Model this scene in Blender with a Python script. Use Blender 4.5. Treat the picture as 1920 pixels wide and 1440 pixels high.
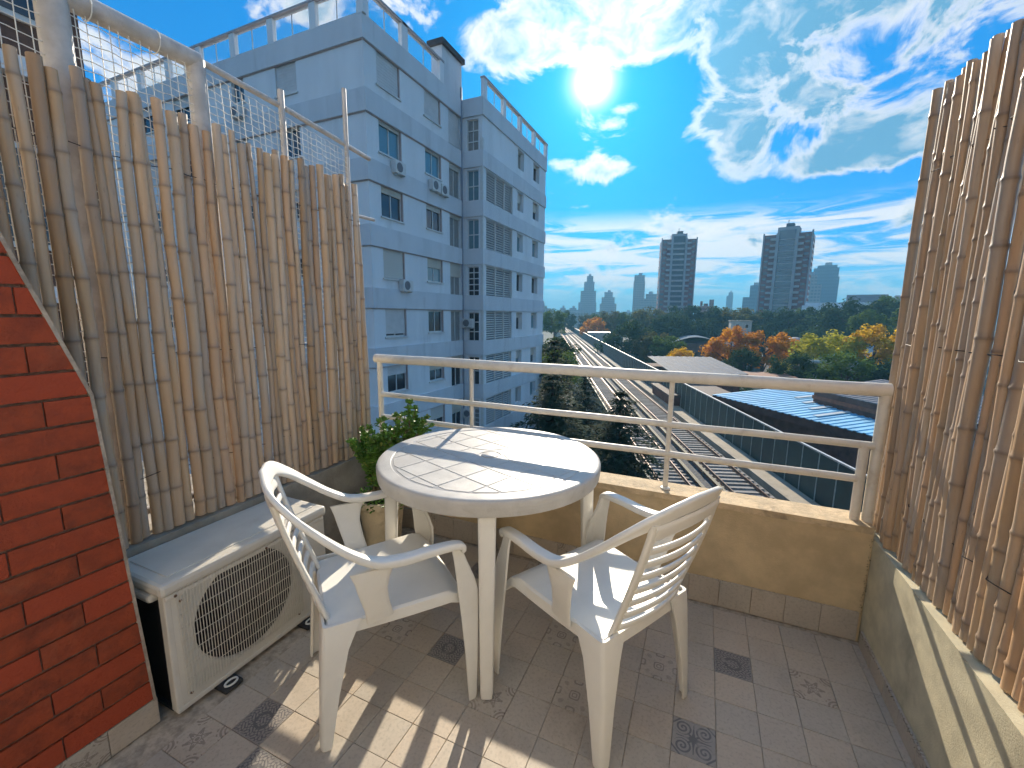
import bpy, math, random
from math import sin, cos, pi, radians, sqrt, atan2, hypot
from mathutils import Vector

scene = bpy.context.scene
for o in list(bpy.data.objects):
    bpy.data.objects.remove(o)
COL = scene.collection
R = radians

# ------------------------------------------------------------------ camera
HC = 1.40
cam_d = bpy.data.cameras.new('camera')
cam = bpy.data.objects.new('camera', cam_d)
COL.objects.link(cam)
cam_d.sensor_width = 36.0
cam_d.lens = 36.0 * 805.0 / 1920.0
cam_d.clip_start = 0.02
cam_d.clip_end = 6000
_psi, _pt, _rl = R(24.0), R(9.15), R(0.55)
_f = Vector((-sin(_psi) * cos(_pt), cos(_psi) * cos(_pt), -sin(_pt)))
_r0 = Vector((cos(_psi), sin(_psi), 0))
_u0 = _r0.cross(_f)
_r = _r0 * cos(_rl) + _u0 * sin(_rl)
_u = _u0 * cos(_rl) - _r0 * sin(_rl)
from mathutils import Matrix
_m = Matrix((( _r.x, _u.x, -_f.x, 0.0), (_r.y, _u.y, -_f.y, 0.0), (_r.z, _u.z, -_f.z, HC), (0, 0, 0, 1)))
cam.matrix_world = _m
scene.camera = cam

# ------------------------------------------------------------------ light and view
SUN_EL, SUN_AZ = R(25.7), R(14.6)          # azimuth measured to the left of +Y
SUN_DIR = Vector((-sin(SUN_AZ) * cos(SUN_EL), cos(SUN_AZ) * cos(SUN_EL), sin(SUN_EL)))
scene.view_settings.view_transform = 'Standard'
scene.view_settings.look = 'None'
scene.view_settings.gamma = 1
scene.view_settings.use_curve_mapping = False
scene.view_settings.exposure = 2.0
scene.cycles.use_denoising = True
try:
    scene.cycles.denoiser = 'OPENIMAGEDENOISE'
except Exception:
    pass
scene.cycles.max_bounces = 8
scene.cycles.diffuse_bounces = 3
scene.cycles.use_adaptive_sampling = True
scene.cycles.adaptive_threshold = 0.025
scene.cycles.adaptive_min_samples = 16
scene.cycles.glossy_bounces = 3
scene.cycles.transmission_bounces = 6
scene.cycles.transparent_max_bounces = 12
scene.cycles.volume_bounces = 0
scene.cycles.sample_clamp_indirect = 6.0
scene.cycles.caustics_reflective = False
scene.cycles.caustics_refractive = False
scene.cycles.blur_glossy = 1.0

sun_d = bpy.data.lights.new('sun', 'SUN')
sun_d.energy = 2.0
sun_d.angle = R(0.53)
sun_d.color = (1.0, 0.88, 0.70)
sun = bpy.data.objects.new('sun', sun_d)
COL.objects.link(sun)
sun.rotation_euler = SUN_DIR.to_track_quat('Z', 'Y').to_euler()
sun.location = SUN_DIR * 60


# ---- small shader language: sockets with operators
class S:
    def __init__(self, nt, v):
        self.nt, self.v = nt, v

    def _m(self, op, *a):
        n = self.nt.nodes.new('ShaderNodeMath')
        n.operation = op
        for i, x in enumerate((self,) + a):
            x = x.v if isinstance(x, S) else x
            if isinstance(x, (int, float)):
                n.inputs[i].default_value = x
            else:
                self.nt.links.new(x, n.inputs[i])
        return S(self.nt, n.outputs[0])

    def __add__(s, o): return s._m('ADD', o)
    __radd__ = __add__
    def __sub__(s, o): return s._m('SUBTRACT', o)
    def __rsub__(s, o): return S(s.nt, o)._m('SUBTRACT', s)
    def __mul__(s, o): return s._m('MULTIPLY', o)
    __rmul__ = __mul__
    def __truediv__(s, o): return s._m('DIVIDE', o)
    def sin(s): return s._m('SINE')
    def cos(s): return s._m('COSINE')
    def abs(s): return s._m('ABSOLUTE')
    def asin(s): return s._m('ARCSINE')
    def atan2(s, o): return s._m('ARCTAN2', o)
    def pow(s, o): return s._m('POWER', o)
    def sqrt(s): return s._m('SQRT')
    def exp(s): return s._m('EXPONENT')
    def max(s, o): return s._m('MAXIMUM', o)
    def min(s, o): return s._m('MINIMUM', o)
    def frac(s): return s._m('FRACT')
    def floor(s): return s._m('FLOOR')
    def gt(s, o): return s._m('GREATER_THAN', o)
    def lt(s, o): return s._m('LESS_THAN', o)

    def step(s, lo, hi):
        n = s.nt.nodes.new('ShaderNodeMapRange')
        n.interpolation_type = 'SMOOTHSTEP'
        s.nt.links.new(s.v, n.inputs[0])
        n.inputs[1].default_value, n.inputs[2].default_value = lo, hi
        return S(s.nt, n.outputs[0])

    def clamp(s): return s.max(0.0).min(1.0)


def nxyz(nt, sock):
    n = nt.nodes.new('ShaderNodeSeparateXYZ')
    nt.links.new(sock, n.inputs[0])
    return [S(nt, n.outputs[i]) for i in range(3)]


def ncomb(nt, x, y, z=0.0):
    n = nt.nodes.new('ShaderNodeCombineXYZ')
    for i, a in enumerate((x, y, z)):
        a = a.v if isinstance(a, S) else a
        if isinstance(a, (int, float)):
            n.inputs[i].default_value = a
        else:
            nt.links.new(a, n.inputs[i])
    return n.outputs[0]


def nnoise(nt, vec, scale, detail=4, rough=0.55, dist=0.0, color=False):
    n = nt.nodes.new('ShaderNodeTexNoise')
    if vec is not None:
        nt.links.new(vec, n.inputs['Vector'])
    n.inputs['Scale'].default_value = scale
    n.inputs['Detail'].default_value = detail
    n.inputs['Roughness'].default_value = rough
    n.inputs['Distortion'].default_value = dist
    return n.outputs['Color'] if color else S(nt, n.outputs[0])


def nmix(nt, fac, a, b, mode='MIX'):
    n = nt.nodes.new('ShaderNodeMix')
    n.data_type = 'RGBA'
    n.blend_type = mode
    fac = fac.v if isinstance(fac, S) else fac
    for s, x in ((n.inputs[0], fac), (n.inputs[6], a), (n.inputs[7], b)):
        if isinstance(x, (int, float)):
            s.default_value = x
        elif isinstance(x, (tuple, list)):
            s.default_value = (*x[:3], 1)
        else:
            nt.links.new(x, s)
    return n.outputs[2]


# ------------------------------------------------------------------ world: sky, clouds, sun
world = bpy.data.worlds.new('World')
scene.world = world
world.use_nodes = True
nt = world.node_tree
nt.nodes.clear()
w_out = nt.nodes.new('ShaderNodeOutputWorld')
w_bg = nt.nodes.new('ShaderNodeBackground')
w_bg.inputs[1].default_value = 0.06
sky = nt.nodes.new('ShaderNodeTexSky')
sky.sky_type = 'NISHITA'
sky.sun_disc = False
sky.sun_elevation = SUN_EL
sky.sun_rotation = -SUN_AZ
sky.altitude = 20
sky.air_density = 1.0
sky.dust_density = 0.35
sky.ozone_density = 2.5
hsv = nt.nodes.new('ShaderNodeHueSaturation')
nt.links.new(sky.outputs[0], hsv.inputs['Color'])
hsv.inputs['Saturation'].default_value = 1.35
hsv.inputs['Value'].default_value = 1.0
tc = nt.nodes.new('ShaderNodeTexCoord')
DIR = tc.outputs['Generated']
dx, dy, dz = nxyz(nt, DIR)
az = dx.atan2(dy) * (180 / pi)              # degrees right of +Y
el = dz.asin() * (180 / pi)


AE = ncomb(nt, az, el, 0.0)


def blob(a, e, sa, se, w):
    """one heap of cloud at azimuth a, elevation e (degrees)"""
    n1 = nt.nodes.new('ShaderNodeVectorMath'); n1.operation = 'MULTIPLY_ADD'
    nt.links.new(AE, n1.inputs[0])
    n1.inputs[1].default_value = (1 / sa, 1 / se, 0); n1.inputs[2].default_value = (-a / sa, -e / se, 0)
    n2 = nt.nodes.new('ShaderNodeVectorMath'); n2.operation = 'LENGTH'
    nt.links.new(n1.outputs[0], n2.inputs[0])
    n3 = nt.nodes.new('ShaderNodeMapRange'); n3.interpolation_type = 'SMOOTHSTEP'
    nt.links.new(n2.outputs['Value'], n3.inputs[0])
    n3.inputs[1].default_value, n3.inputs[2].default_value = 0.0, 1.9
    n3.inputs[3].default_value, n3.inputs[4].default_value = w, 0.0
    return S(nt, n3.outputs[0])


def noise2(vec, scale, detail, rough, dist=0.0):
    s_ = nnoise(nt, vec, scale, detail, rough, dist)
    nd = [n for n in nt.nodes if n.bl_idname == 'ShaderNodeTexNoise'][-1]
    nd.noise_dimensions = '2D'
    return s_


# heaped cumulus: broken cloud all over the sky, with the heaps of this afternoon placed
cv = ncomb(nt, az * 0.075 + 11.0, el * 0.115 + 5.0, 0.0)
fb = noise2(cv, 1.55, 7, 0.62, 0.35)
heap = None
for b in [(-29, 28.8, 5.0, 2.2, .26), (-22, 29.8, 5, 2.2, .30), (-15.5, 29.8, 5, 2.6, .36), (-9, 28.4, 5, 1.3, .28),
          (-2, 31, 7, 3.5, .26), (8, 29.5, 9, 3.2, .30), (21, 28.5, 9, 3, .30),
          (-1, 22.6, 3.4, 2.4, .24), (2.0, 18.6, 3.2, 2.8, .26), (8, 15.6, 6.5, 1.7, .26), (17, 16.0, 6, 2.0, .22),
          (10, 21.5, 9, 4.0, .20), (-13.6, 17.2, 3.0, 1.4, .30), (-18.2, 17.9, 2.6, .9, .22), (-9.2, 17.0, 2.6, .7, .2),
          (-21.5, 20.0, 1.7, .8, .2), (-10.5, 23.3, 1.6, .6, .16),
          (-48, 29.5, 5, 2.0, .26), (-60, 20.8, 4.5, 2.2, .26), (-72, 25, 5, 2, .2)]:
    g = blob(*b)
    heap = g if heap is None else heap + g
# clear lanes between the heaps in view, ordinary broken cloud elsewhere
lane = (blob(-12, 20.5, 15, 6.5, .16) + blob(-35, 22, 12, 6, .2) + blob(-55, 28, 16, 5, .13) + blob(12, 12.8, 14, 1.5, .18))
dens = fb + heap - lane
cum = dens.step(0.485, 0.67)
core = dens.step(0.57, 0.74)                # thick middle, seen from its shaded side
# streaks of thin high cloud towards the horizon
st = noise2(ncomb(nt, az * 0.040 + el * 0.02, el * 0.34, 0.0), 2.2, 6, 0.62, 0.6)
band = el.step(0.5, 5.0) * (1.0 - el.step(10.0, 13.0))
streak = st.step(0.36, 0.58) * band * 0.88
hazeb = (1.0 - el.step(-1.0, 8.0)) * 0.5
# angle from the sun
sd = nt.nodes.new('ShaderNodeVectorMath'); sd.operation = 'DOT_PRODUCT'
nt.links.new(DIR, sd.inputs[0]); sd.inputs[1].default_value = SUN_DIR
ang = S(nt, sd.outputs['Value']).min(1.0)._m('ARCCOSINE') * (180 / pi)
near = (ang * (-1 / 8.0)).exp()             # forward scattering lights the clouds round the sun
base = nmix(nt, 1.0, hsv.outputs[0], (0.05, 0.50, 0.80), 'MULTIPLY')
base = nmix(nt, 0.62, base, (0.0, 1.30, 3.3))


def scaled(col, f):
    n = nt.nodes.new('ShaderNodeVectorMath'); n.operation = 'SCALE'
    if isinstance(col, tuple):
        n.inputs[0].default_value = col
    else:
        nt.links.new(col, n.inputs[0])
    nt.links.new(f.v, n.inputs['Scale'])
    return n.outputs[0]


white = scaled((1.0, 0.985, 0.965), near * 3.6 + 4.6)
grey = scaled((0.13, 0.58, 0.95), near * 3.5 + 2.7)
tex = noise2(ncomb(nt, az * 0.13 + 3.0, el * 0.20, 0.0), 1.8, 5, 0.62, 0.3)
veil = az.step(-9.0, 3.0) * 0.62 + 0.24      # the thicker bank to the right of the sun shows its shaded side
ccol = nmix(nt, (core * veil + (tex - 0.45) * 2.4 * core).clamp() * 0.92, white, grey)
c1 = nmix(nt, hazeb, base, (2.0, 3.8, 4.6))
c2 = nmix(nt, streak, c1, white)
c3 = nmix(nt, cum * 0.93, c2, ccol)
# the sun itself and its aureole
disc = (1.0 - ang.step(0.6, 1.3)) * 160.0 + (ang * ang * -0.30).exp() * 14.0 
dcol = scaled((1.0, 0.97, 0.90), disc)
c3 = nmix(nt, 1.0, c3, scaled((0.10, 0.75, 1.0), (ang * -0.16).exp() * 2.2), 'ADD')
va = nt.nodes.new('ShaderNodeVectorMath'); va.operation = 'ADD'
nt.links.new(c3, va.inputs[0]); nt.links.new(dcol, va.inputs[1])
nt.links.new(va.outputs[0], w_bg.inputs[0])
# nothing but plain haze colour below the horizon
w_bg2 = nt.nodes.new('ShaderNodeBackground')
w_bg2.inputs[0].default_value = (2.4, 2.9, 3.1, 1)
w_bg2.inputs[1].default_value = w_bg.inputs[1].default_value
w_mix = nt.nodes.new('ShaderNodeMixShader')
nt.links.new(el.gt(-0.5).v, w_mix.inputs[0])
nt.links.new(w_bg2.outputs[0], w_mix.inputs[1]); nt.links.new(w_bg.outputs[0], w_mix.inputs[2])
nt.links.new(w_mix.outputs[0], w_out.inputs[0])


# ------------------------------------------------------------------ materials
MATS = {}


def new_mat(name):
    m = bpy.data.materials.new(name)
    m.use_nodes = True
    t = m.node_tree
    b = t.nodes['Principled BSDF']
    return m, t, b


def mat(name, col, rough=0.6, var=0.12, scale=6.0, bump=0.0, bscale=60.0, metal=0.0, rnd=0.0, spec=0.5,
        stain=None, stain_scale=2.0, stain_amt=0.4, hue=None, coat=0.0, stretch=None, trans=0.0):
    if name in MATS:
        return MATS[name]
    m, t, b = new_mat(name)
    tcn = t.nodes.new('ShaderNodeTexCoord')
    oi = t.nodes.new('ShaderNodeObjectInfo')
    off = t.nodes.new('ShaderNodeVectorMath'); off.operation = 'ADD'
    vec = tcn.outputs['Object']
    if stretch:
        mp = t.nodes.new('ShaderNodeMapping')
        t.links.new(vec, mp.inputs[0]); mp.inputs['Scale'].default_value = stretch
        vec = mp.outputs[0]
    t.links.new(vec, off.inputs[0])
    t.links.new(ncomb(t, S(t, oi.outputs['Random']) * 37.0, S(t, oi.outputs['Random']) * 91.0, 0.0), off.inputs[1])
    V = off.outputs[0]
    n1 = nnoise(t, V, scale, 5, 0.6)
    lo = tuple(c * (1 - var) for c in col)
    hi = tuple(min(1, c * (1 + var)) for c in col)
    c = nmix(t, n1.step(0.3, 0.7), lo, hi)
    if stain:
        s = nnoise(t, V, stain_scale, 6, 0.65, 0.4).step(0.52, 0.72)
        c = nmix(t, s * stain_amt, c, stain)
    if hue:
        c = nmix(t, S(t, oi.outputs['Random']), c, hue)
    if rnd:
        h = t.nodes.new('ShaderNodeHueSaturation')
        t.links.new(c, h.inputs['Color'])
        t.links.new((S(t, oi.outputs['Random']) * (2 * rnd) + (1 - rnd)).v, h.inputs['Value'])
        c = h.outputs[0]
    t.links.new(c, b.inputs['Base Color'])
    t.links.new((n1 * 0.18 + (rough - 0.09)).clamp().v, b.inputs['Roughness'])
    b.inputs['Metallic'].default_value = metal
    b.inputs['Specular IOR Level'].default_value = spec
    if coat:
        b.inputs['Coat Weight'].default_value = coat
        b.inputs['Coat Roughness'].default_value = 0.15
    if bump:
        bn = nnoise(t, V, bscale, 5, 0.6)
        bp = t.nodes.new('ShaderNodeBump')
        bp.inputs['Strength'].default_value = bump
        bp.inputs['Distance'].default_value = 0.01
        t.links.new(bn.v, bp.inputs['Height'])
        t.links.new(bp.outputs[0], b.inputs['Normal'])
    if trans:
        tr = t.nodes.new('ShaderNodeBsdfTranslucent')
        t.links.new(c, tr.inputs[0])
        mx = t.nodes.new('ShaderNodeMixShader')
        mx.inputs[0].default_value = trans
        t.links.new(b.outputs[0], mx.inputs[1]); t.links.new(tr.outputs[0], mx.inputs[2])
        t.links.new(mx.outputs[0], t.nodes['Material Output'].inputs[0])
    MATS[name] = m
    return m


def glass_mat(name, col, rough=0.04, alpha=1.0):
    if name in MATS:
        return MATS[name]
    m, t, b = new_mat(name)
    tcn = t.nodes.new('ShaderNodeTexCoord')
    n1 = nnoise(t, tcn.outputs['Object'], 0.9, 3, 0.5)
    t.links.new(nmix(t, n1, tuple(c * .7 for c in col), tuple(c * 1.3 for c in col)), b.inputs['Base Color'])
    b.inputs['Roughness'].default_value = rough
    b.inputs['Specular IOR Level'].default_value = 0.8
    if alpha < 1:
        b.inputs['Alpha'].default_value = alpha
    MATS[name] = m
    return m


# ------------------------------------------------------------------ mesh builder
class MB:
    def __init__(self):
        self.v, self.f = [], []
        self.att = None

    def add(self, vs, fs):
        o = len(self.v)
        self.v += [tuple(p) for p in vs]
        self.f += [tuple(i + o for i in q) for q in fs]

    def box(self, x0, x1, y0, y1, z0, z1):
        self.add([(x0, y0, z0), (x1, y0, z0), (x1, y1, z0), (x0, y1, z0), (x0, y0, z1), (x1, y0, z1), (x1, y1, z1), (x0, y1, z1)],
                 [(0, 3, 2, 1), (4, 5, 6, 7), (0, 1, 5, 4), (1, 2, 6, 5), (2, 3, 7, 6), (3, 0, 4, 7)])
        return self

    def prism(self, poly, z0, z1):
        """poly: ccw (x, y) list"""
        n = len(poly)
        self.add([(x, y, z0) for x, y in poly] + [(x, y, z1) for x, y in poly],
                 [tuple(range(n - 1, -1, -1)), tuple(range(n, 2 * n))] + [(i, (i + 1) % n, (i + 1) % n + n, i + n) for i in range(n)])
        return self

    def loft(self, rings, cap=True, closed=True):
        n = len(rings[0])
        o = len(self.v)
        for r in rings:
            self.v += [tuple(p) for p in r]
        for k in range(len(rings) - 1):
            for i in range(n if closed else n - 1):
                j = (i + 1) % n
                self.f.append((o + k * n + i, o + k * n + j, o + (k + 1) * n + j, o + (k + 1) * n + i))
        if cap:
            self.f.append(tuple(o + i for i in range(n - 1, -1, -1)))
            m = o + (len(rings) - 1) * n
            self.f.append(tuple(m + i for i in range(n)))
        return self

    def tube(self, pts, r, n=8, cap=True):
        pts = [Vector(p) for p in pts]
        rings = []
        ref = None
        for i, p in enumerate(pts):
            a = pts[max(0, i - 1)]; b = pts[min(len(pts) - 1, i + 1)]
            t = (b - a).normalized()
            if ref is None:
                ref = Vector((0, 0, 1)) if abs(t.z) < .9 else Vector((1, 0, 0))
            s = ref.cross(t).normalized()
            w = t.cross(s)
            ref = w
            rr = r[i] if isinstance(r, (list, tuple)) else r
            rings.append([p + s * (rr * cos(2 * pi * k / n)) + w * (rr * sin(2 * pi * k / n)) for k in range(n)])
        return self.loft(rings, cap)

    def lathe(self, prof, n=32, c=(0, 0)):
        rings = [[(c[0] + r * cos(2 * pi * k / n), c[1] + r * sin(2 * pi * k / n), z) for k in range(n)] for r, z in prof]
        return self.loft(rings, True)

    def sweep(self, pts, refs, dims, n=12, p=0.55):
        """rounded bar along pts; refs = width direction, dims = (width, thickness)"""
        pts = [Vector(q) for q in pts]
        rings = []
        for i, q in enumerate(pts):
            t = (pts[min(len(pts) - 1, i + 1)] - pts[max(0, i - 1)]).normalized()
            s = Vector(refs[i]); s = (s - t * s.dot(t)).normalized()
            w = t.cross(s)
            a, b = dims[i]
            rg = []
            for k in range(n):
                th = 2 * pi * k / n
                cx = math.copysign(abs(cos(th)) ** p, cos(th)); sy = math.copysign(abs(sin(th)) ** p, sin(th))
                rg.append(q + s * (a / 2 * cx) + w * (b / 2 * sy))
            rings.append(rg)
        return self.loft(rings)

    def mesh(self, name, m, smooth=False):
        me = bpy.data.meshes.new(name)
        me.from_pydata(self.v, [], self.f)
        if m:
            me.materials.append(m)
        if smooth:
            me.polygons.foreach_set('use_smooth', [True] * len(me.polygons))
        me.update()
        return me

    def build(self, name, m, parent=None, smooth=False, bevel=0, **kw):
        o = link(name, self.mesh(name, m, smooth), parent, **kw)
        if bevel:
            bv = o.modifiers.new('bevel', 'BEVEL'); bv.width = bevel; bv.segments = 2; bv.limit_method = 'ANGLE'; bv.angle_limit = R(40)
        return o


def link(name, data, parent=None, loc=None, rz=None, scale=None, label=None, cat=None, group=None, kind=None):
    o = bpy.data.objects.new(name, data)
    COL.objects.link(o)
    if parent is not None:
        o.parent = parent
    if loc is not None:
        o.location = loc
    if rz is not None:
        o.rotation_euler = (0, 0, rz)
    if scale is not None:
        o.scale = scale if not isinstance(scale, (int, float)) else (scale,) * 3
    if label: o['label'] = label
    if cat: o['category'] = cat
    if group: o['group'] = group
    if kind: o['kind'] = kind
    return o


def thing(name, label, cat, loc=(0, 0, 0), rz=0, group=None, kind=None):
    return link(name, None, None, loc, rz, None, label, cat, group, kind)


def copy_tree(o, parent=None):
    c = o.copy()
    COL.objects.link(c)
    c.parent = parent
    for ch in list(o.children):
        copy_tree(ch, c)
    return c


def smooth_angle(o, ang=40):
    """smooth shading with sharp edges kept, by marking edges"""
    me = o.data
    me.polygons.foreach_set('use_smooth', [True] * len(me.polygons))
    me.set_sharp_from_angle(angle=R(ang))


def catmull(pts, k=6):
    pts = [Vector(p) for p in pts]
    P = [pts[0] * 2 - pts[1]] + pts + [pts[-1] * 2 - pts[-2]]
    out = []
    for i in range(1, len(P) - 2):
        for j in range(k):
            t = j / k
            a, b, c, d = P[i - 1], P[i], P[i + 1], P[i + 2]
            out.append(0.5 * ((2 * b) + (c - a) * t + (2 * a - 5 * b + 4 * c - d) * t * t + (3 * b - a - 3 * c + d) * t ** 3))
    out.append(pts[-1])
    return out


def lerp_list(vals, k):
    out = []
    for i in range(len(vals) - 1):
        for j in range(k):
            t = j / k
            a, b = vals[i], vals[i + 1]
            out.append(tuple(x * (1 - t) + y * t for x, y in zip(a, b)))
    out.append(tuple(vals[-1]))
    return out


rng = random.Random(7)

# ------------------------------------------------------------------ terrace floor
PW = 0.1365                                  # tile pitch
TX0, TY0 = -0.003, 1.305
YB, XR, XL = 2.158, 0.712, -1.872            # inner faces of the walls
M_grout = mat('grout', (0.44, 0.37, 0.29), 0.9, 0.3, 30, 0.3)
floor = MB().box(-1.90, 0.74, -1.2, 2.16, -0.30, -0.0012).build('floor', M_grout, kind='structure')


def tile_mat(name, kind):
    m, t, b = new_mat(name)
    tcn = t.nodes.new('ShaderNodeTexCoord')
    oi = t.nodes.new('ShaderNodeObjectInfo')
    rn = S(t, oi.outputs['Random'])
    off = t.nodes.new('ShaderNodeVectorMath'); off.operation = 'ADD'
    t.links.new(tcn.outputs['Object'], off.inputs[0])
    t.links.new(ncomb(t, rn * 31.0, rn * 77.0, 0.0), off.inputs[1])
    cloud = nnoise(t, off.outputs[0], 9, 6, 0.62, 0.3)
    grain = nnoise(t, off.outputs[0], 90, 3, 0.6)
    warm = nmix(t, rn, (0.53, 0.435, 0.335), (0.45, 0.40, 0.335))
    c = nmix(t, cloud.step(0.3, 0.72), warm, nmix(t, 0.5, warm, (0.54, 0.48, 0.40)))
    c = nmix(t, grain.step(0.45, 0.75) * 0.35, c, (0.20, 0.175, 0.145))
    geo = t.nodes.new('ShaderNodeNewGeometry')
    grime = nnoise(t, geo.outputs['Position'], 2.4, 6, 0.66, 0.6)
    c = nmix(t, grime.step(0.46, 0.72) * 0.38, c, (0.24, 0.205, 0.165))
    x, y, _ = nxyz(t, tcn.outputs['Object'])
    x = x / PW; y = y / PW
    rr = (x * x + y * y).sqrt(); th = y.atan2(x)
    ax, ay = x.abs(), y.abs()
    mm = ax.max(ay)
    k = None
    if kind == 'flower':
        pet = ((th * 6.0).cos() * 0.06 + 0.17)
        k = (rr - pet).abs().lt(0.030).max(rr.lt(0.05)).max(((rr - 0.09).abs()).lt(0.012))
        k = k.max((((th * 6.0).cos() * 0.10 + 0.20) - rr).gt(0.0) * rr.gt(0.13) * (th * 12.0).cos().gt(0.1))
        cr = ((ax - 0.5) * (ax - 0.5) + (ay - 0.5) * (ay - 0.5)).sqrt()
        k = k.max((cr - 0.22).abs().lt(0.025)).max((cr - 0.13).abs().lt(0.018)).max(((cr - 0.30).abs().lt(0.018)) * (th * 20.0).cos().gt(0.0))
        ink, mixk = (0.17, 0.13, 0.11), 0.62
    elif kind == 'spiral':
        qx, qy = ax - 0.25, ay - 0.25
        qr = (qx * qx + qy * qy).sqrt(); qt = qy.atan2(qx)
        k = ((qr * 62.0 - qt).sin()).gt(0.15) * qr.lt(0.2)
        k = k.max(((ax * ay).lt(0.004)) * mm.lt(0.40)).max(((ax - ay).abs().lt(0.035)) * mm.lt(0.14)).max(((ax + ay) - 0.80).abs().lt(0.03))
        c = nmix(t, 0.55, c, (0.22, 0.22, 0.225))
        ink, mixk = (0.09, 0.092, 0.105), 0.75
    elif kind == 'rings':
        sq = (ax.pow(4.0) + ay.pow(4.0)).pow(0.25)
        bx, by = (ax - 0.5).abs(), (ay - 0.0).abs()
        s2 = (bx.pow(4.0) + by.pow(4.0)).pow(0.25)
        bx3, by3 = (ay - 0.5).abs(), ax
        s3 = (bx3.pow(4.0) + by3.pow(4.0)).pow(0.25)
        k = (sq - 0.13).abs().lt(0.018).max((sq - 0.06).abs().lt(0.014)).max((s2 - 0.11).abs().lt(0.022)).max((s3 - 0.11).abs().lt(0.022))
        dd = ((ax - 0.30) * (ax - 0.30) + (ay - 0.30) * (ay - 0.30)).sqrt()
        k = k.max((dd - ((th * 8.0).cos() * 0.035 + 0.05)).lt(0.0) * 0.55)
        ink, mixk = (0.16, 0.135, 0.125), 0.62
    elif kind == 'dark':
        w = (x * 34.0 + (y * 21.0).sin() * 1.6).sin() * (y * 34.0 + (x * 21.0).sin() * 1.6).sin()
        k = (w.abs() - 0.32).lt(0.0) * mm.lt(0.47)
        k = k.max((rr - 0.2).abs().lt(0.03))
        c = nmix(t, 0.62, c, (0.19, 0.185, 0.19))
        ink, mixk = (0.075, 0.075, 0.085), 0.75
    if k is not None:
        wear = nnoise(t, off.outputs[0], 26, 4, 0.6).step(0.25, 0.5)
        c = nmix(t, k * wear * mixk, c, ink)
    t.links.new(c, b.inputs['Base Color'])
    t.links.new((cloud * 0.25 + 0.36).v, b.inputs['Roughness'])
    bp = t.nodes.new('ShaderNodeBump'); bp.inputs['Strength'].default_value = 0.12; bp.inputs['Distance'].default_value = 0.004
    t.links.new((cloud + grain * 0.5).v, bp.inputs['Height']); t.links.new(bp.outputs[0], b.inputs['Normal'])
    return m


TM = {k: tile_mat('tile_' + k, k) for k in ('plain', 'flower', 'spiral', 'rings', 'dark')}


def tile_mesh(name, sx, sy, m, h=0.006, e=0.0012):
    mb = MB()
    a, b_ = sx / 2, sy / 2
    mb.loft([[(-a, -b_, -h), (a, -b_, -h), (a, b_, -h), (-a, b_, -h)], [(-a, -b_, -e), (a, -b_, -e), (a, b_, -e), (-a, b_, -e)],
             [(-a + e, -b_ + e, 0), (a - e, -b_ + e, 0), (a - e, b_ - e, 0), (-a + e, b_ - e, 0)]])
    return mb.mesh(name, m)


GAP = 0.0016
tmesh = {k: tile_mesh('tile', PW - GAP, PW - GAP, TM[k], 0.005) for k in TM}
deco = {(0, 0): 'spiral', (1, 3): 'dark', (3, 3): 'flower', (-1, 2): 'rings', (-3, 0): 'rings', (-5, -1): 'flower', (2, -1): 'dark',
        (-4, 2): 'rings', (-7, 0): 'dark', (-9, 0): 'rings', (-10, -4): 'dark', (-9, -5): 'dark', (-6, 5): 'rings', (-5, 4): 'flower', (-8, 4): 'dark', (5, 1): 'flower',
        (-3, 5): 'dark', (-12, 3): 'spiral', (-11, -5): 'flower', (-4, -4): 'spiral', (-1, -5): 'dark'}
for i in range(-12, 5):
    for j in range(-9, 6):
        cx0, cx1 = TX0 + i * PW, TX0 + (i + 1) * PW
        cy0, cy1 = TY0 + j * PW, TY0 + (j + 1) * PW
        if cx0 < -1.62 or cx1 > XR + .02 or cy1 > YB + .02:
            continue
        k = deco.get((i, j), 'plain')
        big = 0.0008 * (i % 3 == 0) 
        link('tile', tmesh[k], floor, (cx0 + PW / 2 + rng.uniform(-.0004, .0004), cy0 + PW / 2, 0.0035 + rng.uniform(-.0004, .0004)),
             (pi / 2) * rng.randrange(4) if k == 'plain' else 0)
# strips of cut tiles at the edges
cut = tile_mesh('tile', PW - GAP, XR - (TX0 + 5 * PW) - GAP if XR - (TX0 + 5 * PW) > .01 else .02, TM['plain'], 0.005)
for j in range(-9, 6):
    w = XR - (TX0 + 5 * PW)
    if w > 0.012:
        o = link('tile', cut, floor, (TX0 + 5 * PW + w / 2, TY0 + (j + .5) * PW, 0.0035), pi / 2)

# ------------------------------------------------------------------ low walls round the terrace
M_ochre = mat('ochre_render', (0.61, 0.46, 0.27), 0.85, 0.14, 7, 0.22, 150, stain=(0.27, 0.20, 0.13), stain_scale=2.6, stain_amt=0.55)
M_cream = mat('cream_render', (0.58, 0.52, 0.36), 0.88, 0.14, 9, 0.22, 190, stain=(0.24, 0.21, 0.15), stain_scale=3.1, stain_amt=0.55)
M_cope = mat('coping_ochre', (0.62, 0.47, 0.29), 0.85, 0.2, 14, 0.5, 60, stain=(0.22, 0.16, 0.11), stain_scale=9, stain_amt=0.6)
M_moss = mat('mould', (0.055, 0.06, 0.035), 0.95, 0.4, 40, 0.6)
PT = 0.533                                   # parapet top


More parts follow.
